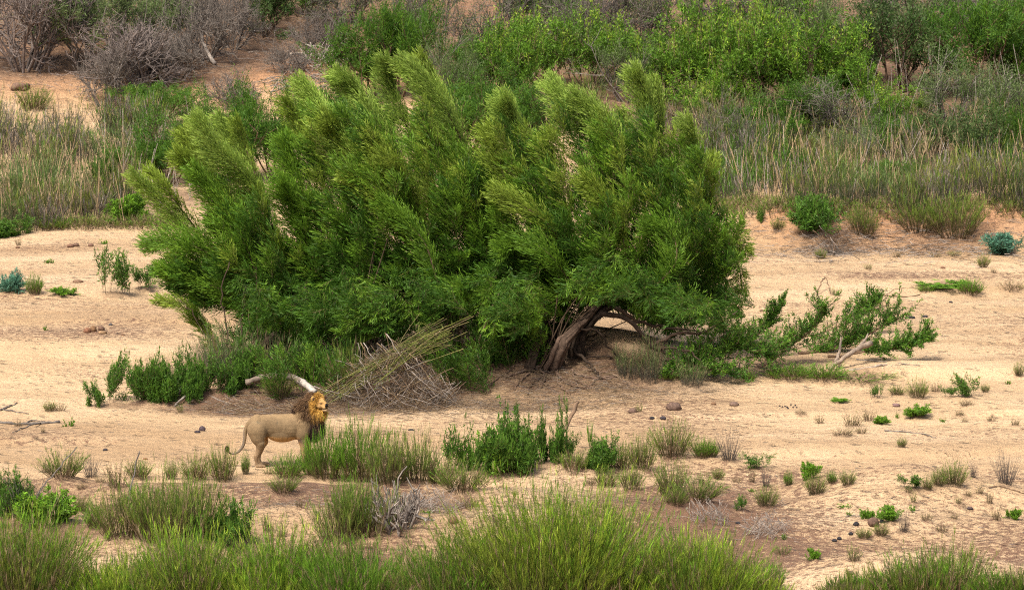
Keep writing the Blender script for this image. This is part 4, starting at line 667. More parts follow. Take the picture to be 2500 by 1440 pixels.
# twiggy skirt at the right willow: thin grey-brown shoots of the low limb
# roots on the mound
rt = thing('exposed_roots', ground(1380, 925), 'tangled bare roots running down the front of the sand mound below the right willow trunk', 'roots')
mb_o = np.array(rt.location)
for pts, r in [([(1330, 900), (1290, 905), (1260, 915), (1235, 922)], .05), ([(1350, 905), (1370, 925), (1400, 945), (1430, 952)], .035), ([(1400, 915), (1450, 925), (1500, 928), (1530, 935)], .04), ([(1440, 942), (1465, 925), (1510, 925), (1545, 940)], .03),
               ([(1320, 905), (1330, 930), (1320, 950)], .03), ([(1300, 905), (1270, 935), (1255, 955)], .025), ([(1360, 900), (1365, 940), (1390, 965)], .025), ([(1395, 905), (1405, 930), (1440, 950)], .025), ([(1340, 915), (1300, 940), (1290, 965)], .02), ([(1420, 905), (1480, 915), (1560, 945)], .025), ([(1250, 905), (1210, 930), (1180, 960)], .022)]:
    m = MB(); P = lerp_path([ground(*q)+np.array([0, 0, .02+.03*rng.random()]) for q in pts], 14); P += .015*rng.normal(size=P.shape)
    m.tube(P, np.linspace(r, r*.45, 14), Bk2*rng.uniform(.9, 1.5), 6, .15); obj('root', m.mesh('root', M_BARK, mb_o, True), rt)

# ------------------------------------------------------------------ heap of dead sticks between the trunks
def stick_mesh(L, r, bend, col):
    m = MB(); n = 7; t = np.linspace(0, 1, n); P = np.stack([L*(t-.5), bend*L*np.sin(t*3.1+.4), .5*bend*L*np.cos(t*4)], -1); P += .012*L*rng.normal(size=P.shape)
    m.tube(P, np.linspace(r, r*.35, n), col, 5, .12); return m.mesh('stick', M_BARK, smooth=True)
STK = [stick_mesh(1.0, .011, rng.uniform(-.12, .12), c) for c in (GREY*1.3, GREY*1.0, TAN*.7, GREY*1.5, BRN*1.6, BRN*1.2, GREY*.8, TAN*.9)]
def pile(label, cx, cy, rx, rz, n, Lr, dirs, ydepth=.7, name='stick_heap', cat='stick heap', cols=range(8), thick=1.0, twigs=0):
    b = ground(cx, cy); r = thing(name, b, label, cat); pm = ppm(b[1]); rx /= pm; rz /= pm
    for k in range(n):
        a = rng.uniform(0, 6.28); q = rng.random()**.5
        x = rx*q*math.cos(a); y = ydepth*q*math.sin(a); hh_ = rz*max(0.05, 1-q*q)
        z = float(hz(b[0]+x, b[1]+y))-b[2]+rng.random()**.8*hh_*.9+.03
        L = rng.uniform(*Lr); el = math.radians(rng.choice(dirs)+rng.normal()*14); yw = rng.normal()*.45
        if z < .2*L*abs(math.sin(el)): z = .25*L*abs(math.sin(el))+z*.5
        o_ = obj('stick', STK[int(rng.choice(list(cols)))], r, (x, y, z)); o_.rotation_euler = (rng.uniform(0, 6.28), -el, yw); th = L*rng.uniform(.7, 1.15)*thick
        o_.scale = (L, max(th, .5), max(th, .5))
    if twigs:
        m = MB(); q = rng.random(twigs)**.5; aa = rng.uniform(0, 6.28, twigs); X = rx*q*np.cos(aa); Y_ = ydepth*q*np.sin(aa)
        Z = hz(b[0]+X, b[1]+Y_)-b[2]+rng.random(twigs)**.7*rz*.95*np.maximum(.08, 1-q*q); P = np.stack([X, Y_, Z], -1)
        D = unit(rng.normal(size=(twigs, 3))*np.array([1, .5, .9]))*rng.uniform(.15, .5, (twigs, 1)); c_ = np.array([BRN*1.3, BRN*.9, TAN*.8, GREY*1.0])[rng.integers(4, size=twigs)]
        m.segs(P-D/2, P+D/2, .006, .003, c_); t_ = obj('twigs', m.mesh('twigs', M_BARK), r); t_['kind'] = 'stuff'
    return r
pile('big tangled heap of grey and brown dead sticks behind and right of the lion', 965, 985, 150, 150, 290, (.4, 1.2), [-50, -35, -25, 45, 55, 15, -60], 1.0, twigs=1500)
pile('low brown heap of flood debris under the middle willow', 860, 905, 130, 95, 90, (.5, 1.2), [-30, 20, 50, -60, 5], .7, cols=(2, 4, 5, 6), twigs=700)
pile('tangle of brown dead branches hanging in the gap between middle and right willows', 1110, 880, 85, 120, 90, (.5, 1.2), [60, 75, -70, 45, -30], .8, 'dead_branch_tangle', 'dead branches', (4, 5, 2), twigs=500)
pile('pale grey root tuft hanging from the sand edge below dark low shrub', 1730, 1275, 55, 40, 60, (.3, .6), [-75, -60, 80, -30], .3, 'root_tuft', 'roots', (0, 3, 1), .8)
pile('round tuft of pale dry roots on the sand slope, below a green clump', 1875, 1305, 55, 42, 80, (.3, .6), [65, -60, 40, -35, 80], .35, 'root_tuft', 'roots', (0, 3, 1, 3), .8)
pile('grey mat of dry fibrous sticks in the sand between two green shrub rows', 1065, 1245, 70, 36, 80, (.3, .7), [-35, 40, 15, -60], .4, 'stick_heap', 'stick heap', (0, 1, 3, 6), .8)
pile('tangle of white twisted dead wood among fallen leafy branches on the right', 1790, 915, 90, 60, 60, (.35, .8), [-40, 30, 70, -10], .5, 'driftwood_tangle', 'driftwood', (0, 3, 3, 1), 1.6)
pile('thin heap of grey flood wood on the far bank sand, above the middle willow', 740, 212, 75, 22, 50, (.6, 1.5), [-8, 10, 20], 1.2, 'stick_heap', 'stick heap', (0, 1, 6), 1.6)
pile('loose grey deadwood pile beside the feathery green bush on far slope', 790, 165, 70, 45, 60, (.6, 1.6), [-25, 30, 50], 1.2, 'stick_heap', 'stick heap', (0, 1, 3), 1.6)
pile('dry twig litter under the left end of the thicket, behind the lion rump', 600, 1003, 105, 14, 60, (.3, .8), [-6, 8, 20, -20], .45, 'stick_heap', 'stick heap', (2, 4, 0, 7), 1.0)
pile('brown twig bank at the foot of the far dune, below a green shrub', 2035, 612, 80, 40, 60, (.3, .9), [-40, 30, 10], .9, 'stick_heap', 'stick heap', (4, 5, 1), 1.2)

# bundle of bent reeds leaning across the heap
bb = ground(745, 1012); rb_ = thing('fallen_reeds', bb, 'bundle of olive and straw reeds slanting down left over the stick heap behind the mane', 'fallen reeds'); f = MB(); m = MB()
YH = ground(965, 985)[1]
for k in range(44):
    s0 = at(1080+rng.normal()*35, 810+rng.normal()*26, YH+.9+.3*rng.normal()); t_ = rng.random()**.7; e0 = at(1090-350*t_+rng.normal()*14, 805+205*t_+rng.normal()*(10+20*(1-t_)), YH-.9*t_+.3*rng.normal()); mm = (s0+e0)/2+np.array([0, 0, .12])+.06*rng.normal(size=3)
    P = lerp_path([s0, mm, e0], 5); P[:, 2] = np.maximum(P[:, 2], hz(P[:, 0], P[:, 1])+.02); m.segs(P[:-1], P[1:], .009, .007, colmix(1, TAN*.75, G_OL*.9)[0])
    if rng.random() < .75: leaf_along(f, [(P[:-1], P[1:], 0, 0)], 9, .13, .011, G_MD*.8, G_OL*1.0, .45, .03, up=0)
obj('leaves', f.mesh('reed_leaves', M_LEAF, bb), rb_); obj('canes', m.mesh('reed_canes', M_BARK, bb), rb_)['kind'] = 'stuff'

def log(label, pts, r, col, name='fallen_log', cat='log', n=16, tw=.12, extra=()):
    P = [ground(p[0], p[1])+np.array([0, 0, r[0]*.6+(p[2] if len(p) > 2 else 0)]) for p in pts]; b = P[0]
    P = lerp_path(P, n); P[1:-1] += .012*rng.normal(size=(n-2, 3)); m = MB(); m.tube(P, np.linspace(r[0], r[1], n), col, 8, tw)
    o_ = obj(name, m.mesh(name, M_BARK, b, True), None, b); tag(o_, label, cat)
    for q, rr in extra:
        P = lerp_path([ground(p[0], p[1])+np.array([0, 0, r[0]*.6+(p[2] if len(p) > 2 else 0)]) for p in q], 10); P[1:-1] += .01*rng.normal(size=(8, 3)); m = MB(); m.tube(P, np.linspace(rr, rr*(.75 if rr > .1 else .4), 10), (np.array([.38, .345, .30]) if rr > .1 and name == 'fallen_log' else col), 6, tw)
        obj('branch', m.mesh('branch', M_BARK, b, True), o_)
    return o_
log('thick grey log with a pale broken end just behind the lion mane', [(600, 968, .28), (650, 966, .40), (700, 968, .42), (735, 975, .36)], (.075, .085), np.array([.17, .135, .105]), tw=.25, extra=[([(722, 970, .38), (742, 975, .33), (770, 984, .20)], .101)])
log('bent grey root log at the left end of the thicket, curving down to the sand', [(405, 985), (430, 980, .12), (460, 972, .28), (488, 962, .46)], (.045, .065), GREY*1.0, extra=[([(470, 975, .2), (440, 990, .1), (425, 995, 0)], .04)])
log('weathered brown trunk with a forked top lying among fallen branches on the right', [(2022, 905, 0), (2060, 900, .22), (2090, 890, .34), (2125, 885, .45)], (.045, .075), np.array([.25, .19, .14]), extra=[([(2040, 900, .15), (2050, 880, .3), (2052, 870, .45)], .05), ([(2100, 888, .4), (2112, 880, .5), (2118, 876, .6)], .05)])
log('pale stick lying on the sand right of the weathered brown trunk', [(2050, 908), (2100, 905), (2150, 895), (2165, 892)], (.04, .02), PALE)
log('long thin dark branch lying on the sand right of the fallen branches', [(2090, 878), (2150, 884), (2200, 888), (2245, 894)], (.022, .012), GREY*.7, 'fallen_branch', 'branch')
log('long thin grey twig lying across the sand in the right middle', [(2160, 1053), (2200, 1055), (2250, 1060), (2285, 1069)], (.02, .01), GREY*.7, 'fallen_branch', 'branch')
log('dark dead branch lying at the left edge of the sand', [(0, 1033), (50, 1037), (100, 1035), (147, 1031)], (.035, .03), GREY*.6, 'fallen_branch', 'branch', extra=[([(100, 1035), (60, 1045), (30, 1058)], .02), ([(60, 1037), (80, 1028), (110, 1030)], .02)])
log('forked dead twig at the far left edge above the dark dead branch', [(0, 1003), (20, 995), (42, 985)], (.03, .012), GREY*.6, 'fallen_branch', 'branch', extra=[([(5, 1000), (30, 1005), (70, 1012)], .02)])
log('arched bare twig standing out of the sand right of the dome willow', [(1995, 720, 0), (2005, 712, .25), (2015, 705, .28), (2028, 722, .05)], (.018, .012), BRN*1.6, 'fallen_branch', 'branch')
log('thin branch lying on sand left of the blue green bush, far right', [(2120, 726), (2160, 722), (2210, 726), (2260, 716)], (.022, .01), BRN*1.8, 'fallen_branch', 'branch', extra=[([(2160, 722), (2190, 715, .1), (2230, 712, .1)], .012)])
log('pale leaning dead trunk on the far slope, under the leafless grey tree', [(525, 160, 0), (500, 150, .5), (485, 140, 1.2), (472, 130, 2.0)], (.08, .04), GREY*1.5)
log('bleached log lying on orange soil of the far slope', [(708, 136), (730, 134), (752, 130)], (.06, .04), PALE*1.1)
log('dark and white driftwood stump on the sand at upper left', [(32, 220), (45, 222, .1), (58, 221, .05), (68, 215)], (.14, .10), np.array([.16, .10, .07]), extra=[([(50, 222, .0), (58, 224, 0), (67, 222, 0)], .07)])
log('thin dark stick on the sand in the lower right slope', [(2065, 1262), (2090, 1260), (2130, 1263)], (.014, .008), GREY*.6, 'fallen_branch', 'branch')
log('curved thin branch buried in the ridge sand at the right edge', [(2415, 1192), (2440, 1188), (2470, 1196), (2500, 1206)], (.022, .014), BRN*1.3, 'fallen_branch', 'branch')
log('dead stick leaning out of the dark leafy shrubs, with a tuft of leaves on top', [(1345, 1130, 0), (1365, 1120, .35), (1390, 1110, .75), (1410, 1100, 1.05)], (.035, .045), BRN*1.8, 'leaning_stick', 'stick')
log('dark upright stick rising from the big clump left of the lion, leaning right', [(310, 1300, .2), (320, 1290, .7), (332, 1280, 1.05), (343, 1270, 1.35)], (.016, .012), GREY*.6, 'leaning_stick', 'stick')
log('long dark stem leaning up to the right out of the left shrub', [(60, 1260, .1), (110, 1240, .45), (150, 1230, .75), (190, 1215, 1.0)], (.015, .010), GREY*.6, 'leaning_stick', 'stick')

# ------------------------------------------------------------------ dung and stones
def clod(px, py, wpx, hpx, label, name='dung_ball', cat='dung', col=(.12, .075, .05), group=None):
    b = ground(px, py); pm = ppm(b[1]); r = wpx/pm/2; rz = hpx/pm/2; m = MB(); m.blob((0, 0, rz*.55), (r, r*.9, rz), col, 14, 9, .10)
    return tag(obj(name, m.mesh(name, M_STONE, smooth=True), None, b), label, cat, group)
DB = (.13, .085, .065); DK = (.035, .032, .035)
for a in [(213, 812, 19, 16, 'leftmost brown dung ball of the group on the open sand', 'dung_ball', 'dung', (.20, .10, .06)), (228, 809, 16, 18, 'crumbled dung ball with a peak, second from left in its group', 'dung_ball', 'dung', (.19, .11, .06)), (247, 806, 17, 13, 'darker dung ball resting behind a flat one, right side of the group', 'dung_ball', 'dung', (.14, .085, .06)),
          (250, 814, 22, 9, 'flat pale dung cake, rightmost of the group on the open sand', 'dung_ball', 'dung', (.25, .16, .09)), (270, 795, 10, 8, 'small grey pebble behind the dung group on the left sand', 'pebble', 'stone', (.10, .09, .09)), (300, 819, 10, 6, 'tiny brown clod right of the dung group', 'clod', 'clod', (.18, .11, .07)),
          (494, 1052, 16, 16, 'round dark dung ball on the sand left of the lion', 'dung_ball', 'dung', (.075, .055, .06)), (482, 1056, 15, 7, 'flat dark clod leaning on the round ball left of the lion', 'dung_ball', 'dung', (.05, .04, .045)), (257, 1100, 12, 8, 'small dark stone alone on the sand above left grass tufts', 'pebble', 'stone', (.06, .05, .05)), (355, 1121, 11, 5, 'small reddish brown clod on sand just above the tufts', 'clod', 'clod', (.22, .11, .06)),
          (1645, 1000, 38, 24, 'largest grass-covered brown dung mound below the right willow mound', 'dung_heap', 'dung', DB), (1545, 1008, 24, 16, 'brown dung ball below the mound, beside a small upright sprig', 'dung_ball', 'dung', DB), (1792, 990, 24, 12, 'grey brown dung ball right of the largest dung mound', 'dung_ball', 'dung', (.15, .10, .075)),
          (1742, 987, 12, 8, 'small brown clod between two dung mounds', 'clod', 'clod', (.20, .12, .07)), (1592, 1024, 13, 8, 'small black clod on sand below the mound, left of a pair', 'dung_ball', 'dung', DK), (1619, 1023, 15, 10, 'small dark grey ball on sand below the mound, right of a pair', 'dung_ball', 'dung', (.06, .05, .055)),
          (2188, 992, 18, 10, 'purplish clod below the tuft row on the right sand', 'clod', 'clod', (.19, .12, .11)), (2225, 777, 19, 7, 'black flat dropping on the far right sand, left one', 'dropping', 'dung', DK), (2258, 774, 15, 6, 'black flat dropping on the far right sand, right one', 'dropping', 'dung', DK), (2321, 739, 10, 5, 'small black dropping higher up the far right sand', 'dropping', 'dung', DK), (2157, 785, 8, 5, 'tiny black dropping near the fallen leafy branches', 'dropping', 'dung', DK),
          (2090, 1282, 15, 11, 'black ball at the left of the brown clod on the right slope', 'dung_ball', 'dung', DK), (2132, 1283, 28, 26, 'big rough brown clod in the middle of the right slope', 'dung_ball', 'dung', (.12, .075, .055)), (2153, 1276, 13, 11, 'black ball touching the right side of big brown clod', 'dung_ball', 'dung', DK), (2037, 1321, 14, 7, 'left of two flat black droppings side by side on the right slope', 'dropping', 'dung', DK), (2049, 1317, 12, 8, 'right of two flat black droppings side by side on the right slope', 'dropping', 'dung', DK),
          (2077, 1305, 12, 9, 'black pebble with a green sprig behind it, on right slope', 'pebble', 'stone', DK), (1801, 1278, 12, 6, 'dark pebble between the two pale root tufts', 'pebble', 'stone', DK), (1107, 1276, 22, 20, 'reddish brown dung clod above the near grass, centre', 'dung_ball', 'dung', (.17, .09, .06)), (2368, 1242, 16, 6, 'dark flat stone on the right slope below the ridge', 'pebble', 'stone', (.07, .05, .05)),
          (172, 603, 18, 10, 'brown clod left of a bright cushion on the upper left sand', 'clod', 'clod', (.16, .09, .06)), (186, 601, 16, 10, 'brown clod touching another, upper left sand', 'clod', 'clod', (.13, .08, .055)), (222, 602, 14, 10, 'brown clod just left of the bright green cushion', 'clod', 'clod', (.17, .10, .07)), (190, 690, 26, 9, 'crumbly brown dung on the sand above left shrubs', 'dung_heap', 'dung', (.18, .11, .07)), (43, 606, 11, 7, 'small brown clod at the upper left sand edge', 'clod', 'clod', (.18, .11, .07)),
          (2302, 655, 12, 6, 'small rusty clod on the far right sand', 'clod', 'clod', (.20, .11, .07)), (845, 1056, 10, 3, 'flat dark chip in the sand right of the lion', 'chip', 'clod', DK), (1004, 1050, 16, 4, 'flat dark bark chip on sand above the middle shrub row', 'chip', 'bark chip', DK), (2075, 1400, 18, 9, 'dark clod low on the right slope', 'clod', 'clod', (.12, .08, .06)), (922, 1262, 20, 4, 'grey bark chip in the pink sand behind near grass', 'chip', 'bark chip', (.12, .10, .10)), (1860, 760, 13, 6, 'lone brown stone on the sand right of the dome willow', 'pebble', 'stone', (.16, .11, .07))]:
    clod(*a)
for k in range(9): clod(1905+k*5+rng.uniform(-2, 2), 993+.5*k*(-1)**k+rng.uniform(-2, 3), 5, 4, 'black crumb in the thin line of crumbs on the sand right of dung mounds', 'crumb', 'crumb', DK, 'line of black crumbs on the sand')
# ------------------------------------------------------------------ fallen leafy branches on the right
def leafy_branch(label, pts, r, nshoot, fh, col=(G_DK*1.3, G_MD*1.35), tipcol=G_BR, dens=26, spread=.5, name='fallen_leafy_branch', upk=.8, start=.15):
    b = ground(*pts[0][:2]); root = thing(name, b, label, 'fallen branch')
    P = lerp_path([at(p[0], p[1], b[1]+p[2]) for p in pts], 24); P[:, 2] = np.maximum(P[:, 2], hz(P[:, 0], P[:, 1])+.03)
    m = MB(); m.tube(P, np.linspace(r, r*.3, 24), BRN*1.7, 6, .12); f = MB()
    T = unit(np.gradient(P, axis=0))
    for k in range(int(nshoot*1.6)):
        i = int(rng.integers(int(24*start), 24)); p0 = P[i]; d = unit(T[i]*.6+np.array([0, 0, upk])+(spread+.2)*rng.normal(size=3)); L = fh*rng.uniform(.4, 1.25)
        p1 = p0+d*L*.5; d2 = unit(d+.25*rng.normal(size=3)+np.array([0, 0, .25])); p2 = p1+d2*L*.5
        m.segs(np.array([p0, p1]), np.array([p1, p2]), .008, .004, BRN*1.5)
        leaf_along(f, [(np.array([p0, p1]), np.array([p1, p2]), 0, 0)], dens, .085, .024, col[0], col[1], .7, .02)
        leaf_along(f, [(p2[None]-d2*.12, p2[None]+d2*.06, 0, 0)], dens//2, .07, .022, col[1], tipcol, .65, .015)
    obj('foliage', f.mesh('branch_foliage', M_LEAF, b), root); obj('wood', m.mesh('branch_wood', M_BARK, b), root)
    return root
leafy_branch('fallen leafy branch left of the weathered trunk, bushiest, with green shoots standing up', [(1650, 925, 0), (1720, 880, .2), (1800, 850, .4), (1880, 870, .6)], .05, 120, .8)
leafy_branch('fallen leafy branch in the middle of the right group, reaching up to a green tip', [(1850, 900, 0), (1920, 850, .3), (1985, 800, .4), (2012, 765, .4)], .06, 46, .6, spread=.6)
leafy_branch('dense dark leafy fallen branch behind the weathered brown trunk', [(1950, 870, .5), (2040, 850, .8), (2120, 815, 1.0), (2190, 775, 1.2)], .05, 80, .8)
leafy_branch('outermost leafy fallen branch pointing right, ending in sprays over the sand', [(2020, 880, .3), (2100, 860, .2), (2190, 850, .1), (2265, 828, .1)], .035, 60, .5, spread=.4, upk=.5, start=.4)
leafy_branch('fallen leafy branch nearest the right willow, dark with bare white twigs', [(1600, 935, 0), (1660, 905, .1), (1720, 900, .1), (1800, 915, .1)], .04, 50, .55)
leafy_branch('tall fallen shoot with bright leaf tip standing above the others', [(1780, 880, .6), (1830, 830, .8), (1880, 790, .8), (1902, 752, .8)], .03, 34, .4, spread=.4, start=.3)
leafy_branch('thin nearly bare fallen branch crossing behind, with a tuft at its high end', [(1930, 835, .9), (2000, 815, 1.0), (2080, 780, 1.2), (2140, 740, 1.3)], .03, 40, .5, start=.6)

for a in PL: plant(*a)

# ------------------------------------------------------------------ reed beds and grass masses (nobody could count them)
def bed(name, label, region, n, kinds, hpx, cat, jitter=.25, clump=True):
    mb = MB(); o0 = None
    for k in range(n):
        px, py = region(k/n)
        if name == 'reed_bed' and vn(px/70, py/22, 55) < .36: continue
        b = ground(px, py); h = hpx(px, py)/ppm(b[1]); h *= rng.uniform(1-jitter, 1+jitter)
        if name == 'reed_bed': h *= .55+.95*float(vn(px/95, py/30, 56))
        q = MB(); kinds[int(min(len(kinds)-1, max(0, len(kinds)*(float(vn(px/120, py/40, 57))*1.2-.1+.12*rng.normal()))))](q, h)
        o0 = b if o0 is None else o0
        v = np.concatenate(q.v)+b; base = hz(v[:, 0], v[:, 1])-b[2]
        v[:, 2] += base*np.clip(1-(v[:, 2]-b[2])/max(h, .1), 0, 1)
        mb.v.append(v); mb.c.append(np.concatenate(q.c)); mb.q += [z+mb.n for z in q.q]; mb.n += len(v)
    o_ = obj(name, mb.mesh(name, M_LEAF, o0), None, o0); tag(o_, label, cat, kind='stuff'); return o_
def reed(cm, ct, dry, n=22, dc=TAN*1.15, rad=.008): return lambda q, h: tuft(q, n, h, .5, .28, 5, .28, .020, GREY*.45, cm, ct, rad, dry, dc, curve=.2, leafspread=.25, lo=.1)
RK = [reed(G_GR*.8, G_GR*1.3, .18), reed(G_MD*.9, G_GR*1.1, .1), reed(G_MD*.8, G_OL*.9, .1), reed(G_GR*.8, TAN, .35), reed(G_OL*.8, G_OL*1.15, .15), reed(GREY*.5, GREY*.9, .4, dc=GREY*1.3), reed(G_MD*.7, G_MD*1.3, .05)]
def reg_l(t): return (rng.uniform(-60, 330)+0, 575-275*t+rng.normal()*5)
bed('reed_bed', 'bed of grey green reeds on the left bank behind the sand', lambda t: (lambda px: (px, max(330, 562-max(0, px-120)*.25-235*t)))(rng.uniform(-70, 390)), 300, RK, lambda x, y: 100, 'reeds')
bed('reed_bed', 'bed of tall pale reeds along the far bank on the right', lambda t: (lambda px: (px, 505-190*t+10*math.sin(px*.02)))(rng.uniform(1740, 2580)), 640, RK, lambda x, y: 112, 'reeds')
bed('reed_bed', 'strip of reeds seen between the willow tops and the bright bushes', lambda t: (rng.uniform(1100, 1780), 330-60*t), 110, RK, lambda x, y: 90, 'reeds')
bed('bank_grass', 'short dull grass along the foot of the right reeds', lambda t: (rng.uniform(1760, 2560), 525-30*rng.random()), 130, [lambda q, h: tuft(q, 26, h, .4, .9, 6, .12, .014, BRN, G_MD, G_OL, .005, .3)], lambda x, y: 34, 'grass')
bed('bank_grass', 'short grass at the foot of the left reeds', lambda t: (rng.uniform(-40, 430), 560-20*rng.random()), 60, [lambda q, h: tuft(q, 26, h, .4, .9, 6, .12, .014, BRN, G_MD, G_OL, .005, .3)], lambda x, y: 36, 'grass')
# the reeds stand taller stalk by stalk: single bleached canes
mb = MB(); o0 = ground(1900, 420)
def canes(n, x0, x1, y0, y1, hp, colr):
    for k in range(n):
        b = ground(rng.uniform(x0, x1), rng.uniform(y0, y1)); h = hp/ppm(b[1])*rng.uniform(.6, 1.3); d = np.array([.22*rng.normal(), .1*rng.normal(), 1]); e = b+d*h
        m_ = (b+e)/2+np.array([.04*rng.normal(), 0, 0]); mb.segs(np.array([b, m_]), np.array([m_, e]), .011, .007, colr*rng.uniform(.7, 1.3))
canes(260, 1740, 2540, 360, 500, 110, TAN*1.5); canes(120, 1740, 2540, 380, 500, 90, GREY*1.7); canes(90, -40, 320, 430, 560, 130, TAN*1.4); canes(60, 250, 520, 330, 540, 100, GREY*1.7); canes(50, 1250, 1750, 260, 320, 90, TAN*1.4); canes(50, 2100, 2540, 190, 330, 130, GREY*1.6)
tag(obj('bleached_canes', mb.mesh('bleached_canes', M_BARK, o0), None, o0), 'bleached dead canes sticking out of the reed beds on the far bank', 'dead canes', kind='stuff')

# the front: big clumps and the grass between them
TALL = lambda n, cb, cm, ct, sp=.45, dry=.1: (lambda q, h: tuft(q, n, h, .26, sp, 17, .17, .011, *(z*rng.uniform(.62, 1.3) for z in (cb, cm, ct)), .0045, dry, curve=.34, leafspread=.19, lo=.15, lean=(.16*rng.normal(), .1*rng.normal())))
def big(label, cx, cy, wpx, hpx, nclump, kinds, name='tall_grass_clump'):
    b = ground(cx, cy); root = thing(name, b, label, 'grass clump', 'big grass clumps at the front'); pm = ppm(b[1]); W2 = wpx/pm/2; H = hpx/pm; f = MB()
    for k in range(nclump):
        a = rng.uniform(0, 6.28); q_ = rng.random()**.6; x = W2*q_*math.cos(a)*.85; y = min(W2, 1.2)*q_*math.sin(a)*.8; m = MB(); h = (.72+.56*float(vn((b[0]+x)*1.5, (b[1]+y)*1.1, 91)))*1.5*H*(1-.45*(abs(x)/W2)**2)*rng.uniform(.66, 1.1)
        kinds[int(rng.integers(len(kinds)))](m, h); v = np.concatenate(m.v)
        v[:, 0] += x+.22*(x/W2)*v[:, 2]; v[:, 1] += y+.12*y*v[:, 2]; v[:, 2] += float(hz(b[0]+x, b[1]+y))-b[2]
        f.v.append(v); f.c.append(np.concatenate(m.c)); f.q += [z+f.n for z in m.q]; f.n += len(v)
    obj('blades', f.mesh('blades', M_LEAF), root); return root
K1 = [TALL(95, BRN*1.2, G_OL*.95, G_YE*1.25, .38), TALL(95, BRN, G_BR*.8, G_YE*1.1, .38), TALL(90, BRN*1.5, G_OL*.9, G_YE*1.1, .4), TALL(90, BRN*1.1, G_MD, G_BR*1.2, .4)]
K2 = [TALL(95, BRN, G_MD*.75, G_OL*.9, .42, .22), TALL(95, BRN*1.3, G_OL*.7, G_OL*1.1, .4, .3), TALL(95, BRN, G_MD, G_BR*1.0, .42)]
big('huge feathery grass clump at the bottom centre right, bright green tips over brown stems', 1370, 1500, 360, 296, 30, K1)
big('right shoulder of the huge feathery grass at the bottom, lower and browner', 1670, 1500, 270, 205, 20, K1+K2[1:2])
big('bright green grass clump in the bottom left, first from the left edge', 60, 1500, 200, 200, 14, K1[1:]+K2)
big('yellow green grass clump at the bottom, second from the left edge', 290, 1510, 200, 165, 13, K1)
big('dark based grass clump at the bottom, third from the left edge', 490, 1520, 200, 180, 13, K2+K1[:2])
big('lush bright grass clump at the bottom, just left of the centre mound plants', 690, 1515, 220, 165, 14, K1)
big('olive grass clump at the bottom below the centre mound plants', 890, 1520, 230, 175, 14, K2+K1[2:])
big('wispy dark grass clump at the bottom left of the huge feathery one', 1110, 1515, 210, 170, 12, K2)
big('green spiky clump at the bottom edge, lower right', 2265, 1490, 190, 150, 10, K2)
big('small green clump at the bottom edge left of the spiky one', 2090, 1480, 120, 76, 5, K2)
big('green clump cut by the bottom right corner', 2475, 1480, 120, 84, 5, K2)
big('airy green clump leaning out right of the huge feathery grass', 1810, 1500, 130, 130, 7, K1)
bed('front_grass', 'mass of fine green grass filling the bottom left foreground', lambda t: (rng.uniform(-60, 1330), 1600-150*t), 30, [TALL(60, BRN*1.1, G_MD*1.1, G_OL), TALL(60, BRN*1.2, G_OL*.8, G_YE*.85), TALL(60, BRN, G_MD, G_BR*.9)], lambda x, y: 110, 'grass')

# ------------------------------------------------------------------ litter: dry straw, twigs, crumbs
def litter(name, label, cat, n, fn, mat=None, L=(.05, .25), r=.004, cols=(BRN*1.2, GREY, TAN*.8), lift=.02):
    P = []
    while len(P) < n:
        c = fn()
        if c is not None: P.append(c)
    P = np.array(P); a = rng.normal(size=n)*.8; L_ = rng.uniform(*L, n); D = np.stack([np.cos(a), np.sin(a)*.8, .18*rng.normal(size=n)], -1)*L_[:, None]
    c = np.array(cols)[rng.integers(len(cols), size=n)]*(.7+.6*rng.random((n, 1))); mb = MB(); Z = P+np.array([0, 0, lift])*rng.random((n, 1))
    A = Z-D/2; B = Z+D/2; A[:, 2] = np.maximum(A[:, 2], hz(A[:, 0], A[:, 1])+.004); B[:, 2] = np.maximum(B[:, 2], hz(B[:, 0], B[:, 1])+.004)
    mb.segs(A, B, r, r*.6, c); b = P[0]
    return tag(obj(name, mb.mesh(name, M_BARK, b), None, b), label, cat, kind='stuff')
def gauss(cx, cy, sx, sy):
    b = ground(cx, cy)
    def f():
        x = b[0]+rng.normal()*sx; y = b[1]+rng.normal()*sy; return np.array([x, y, float(hz(x, y))])
    return f
def multi(fs): return lambda: fs[int(rng.integers(len(fs)))]()
litter('straw_litter', 'brown straw and bark litter spread under the willow thicket', 'litter', 7000, multi([gauss(640, 990, 1.5, .5), gauss(850, 1000, 1.3, .6), gauss(1050, 985, 1.4, .8), gauss(1350, 930, 1.2, .9), gauss(750, 930, 1.8, 1.2), gauss(1500, 950, 1.2, .7), gauss(1250, 1000, 1.6, .35)]), L=(.08, .4), cols=(BRN*1.4, TAN*.8, TAN*1.1, BRN*1.1, GREY), lift=.12)
litter('twig_litter', 'fine twigs scattered along the near bank between the grass', 'litter', 2600, multi([gauss(720, 1235, 1.0, .6), gauss(1080, 1250, .9, .5), gauss(250, 1250, 1.6, .8), gauss(1650, 1240, 1.2, .8), gauss(2100, 1290, 2.2, 1.6), gauss(900, 1220, 1.6, .5)]), L=(.04, .22))
litter('twig_litter', 'grey flood twigs strewn over the far bank and slope', 'litter', 3600, multi([gauss(2050, 600, 1.8, 1.2), gauss(2280, 600, 2.2, 1.2), gauss(600, 210, 3.5, 4), gauss(350, 250, 4, 3), gauss(1800, 100, 6, 4), gauss(1000, 120, 5, 4), gauss(200, 100, 5, 5)]), L=(.12, .6), r=.009, cols=(GREY*1.1, BRN*1.3, GREY*1.5, GREY*.7), lift=.12)
def flat():
    px = rng.uniform(-40, 2540); py = 600+rng.random()*860
    if vn(px/120, py/30, 77) < .52: return None
    return ground(px, py)
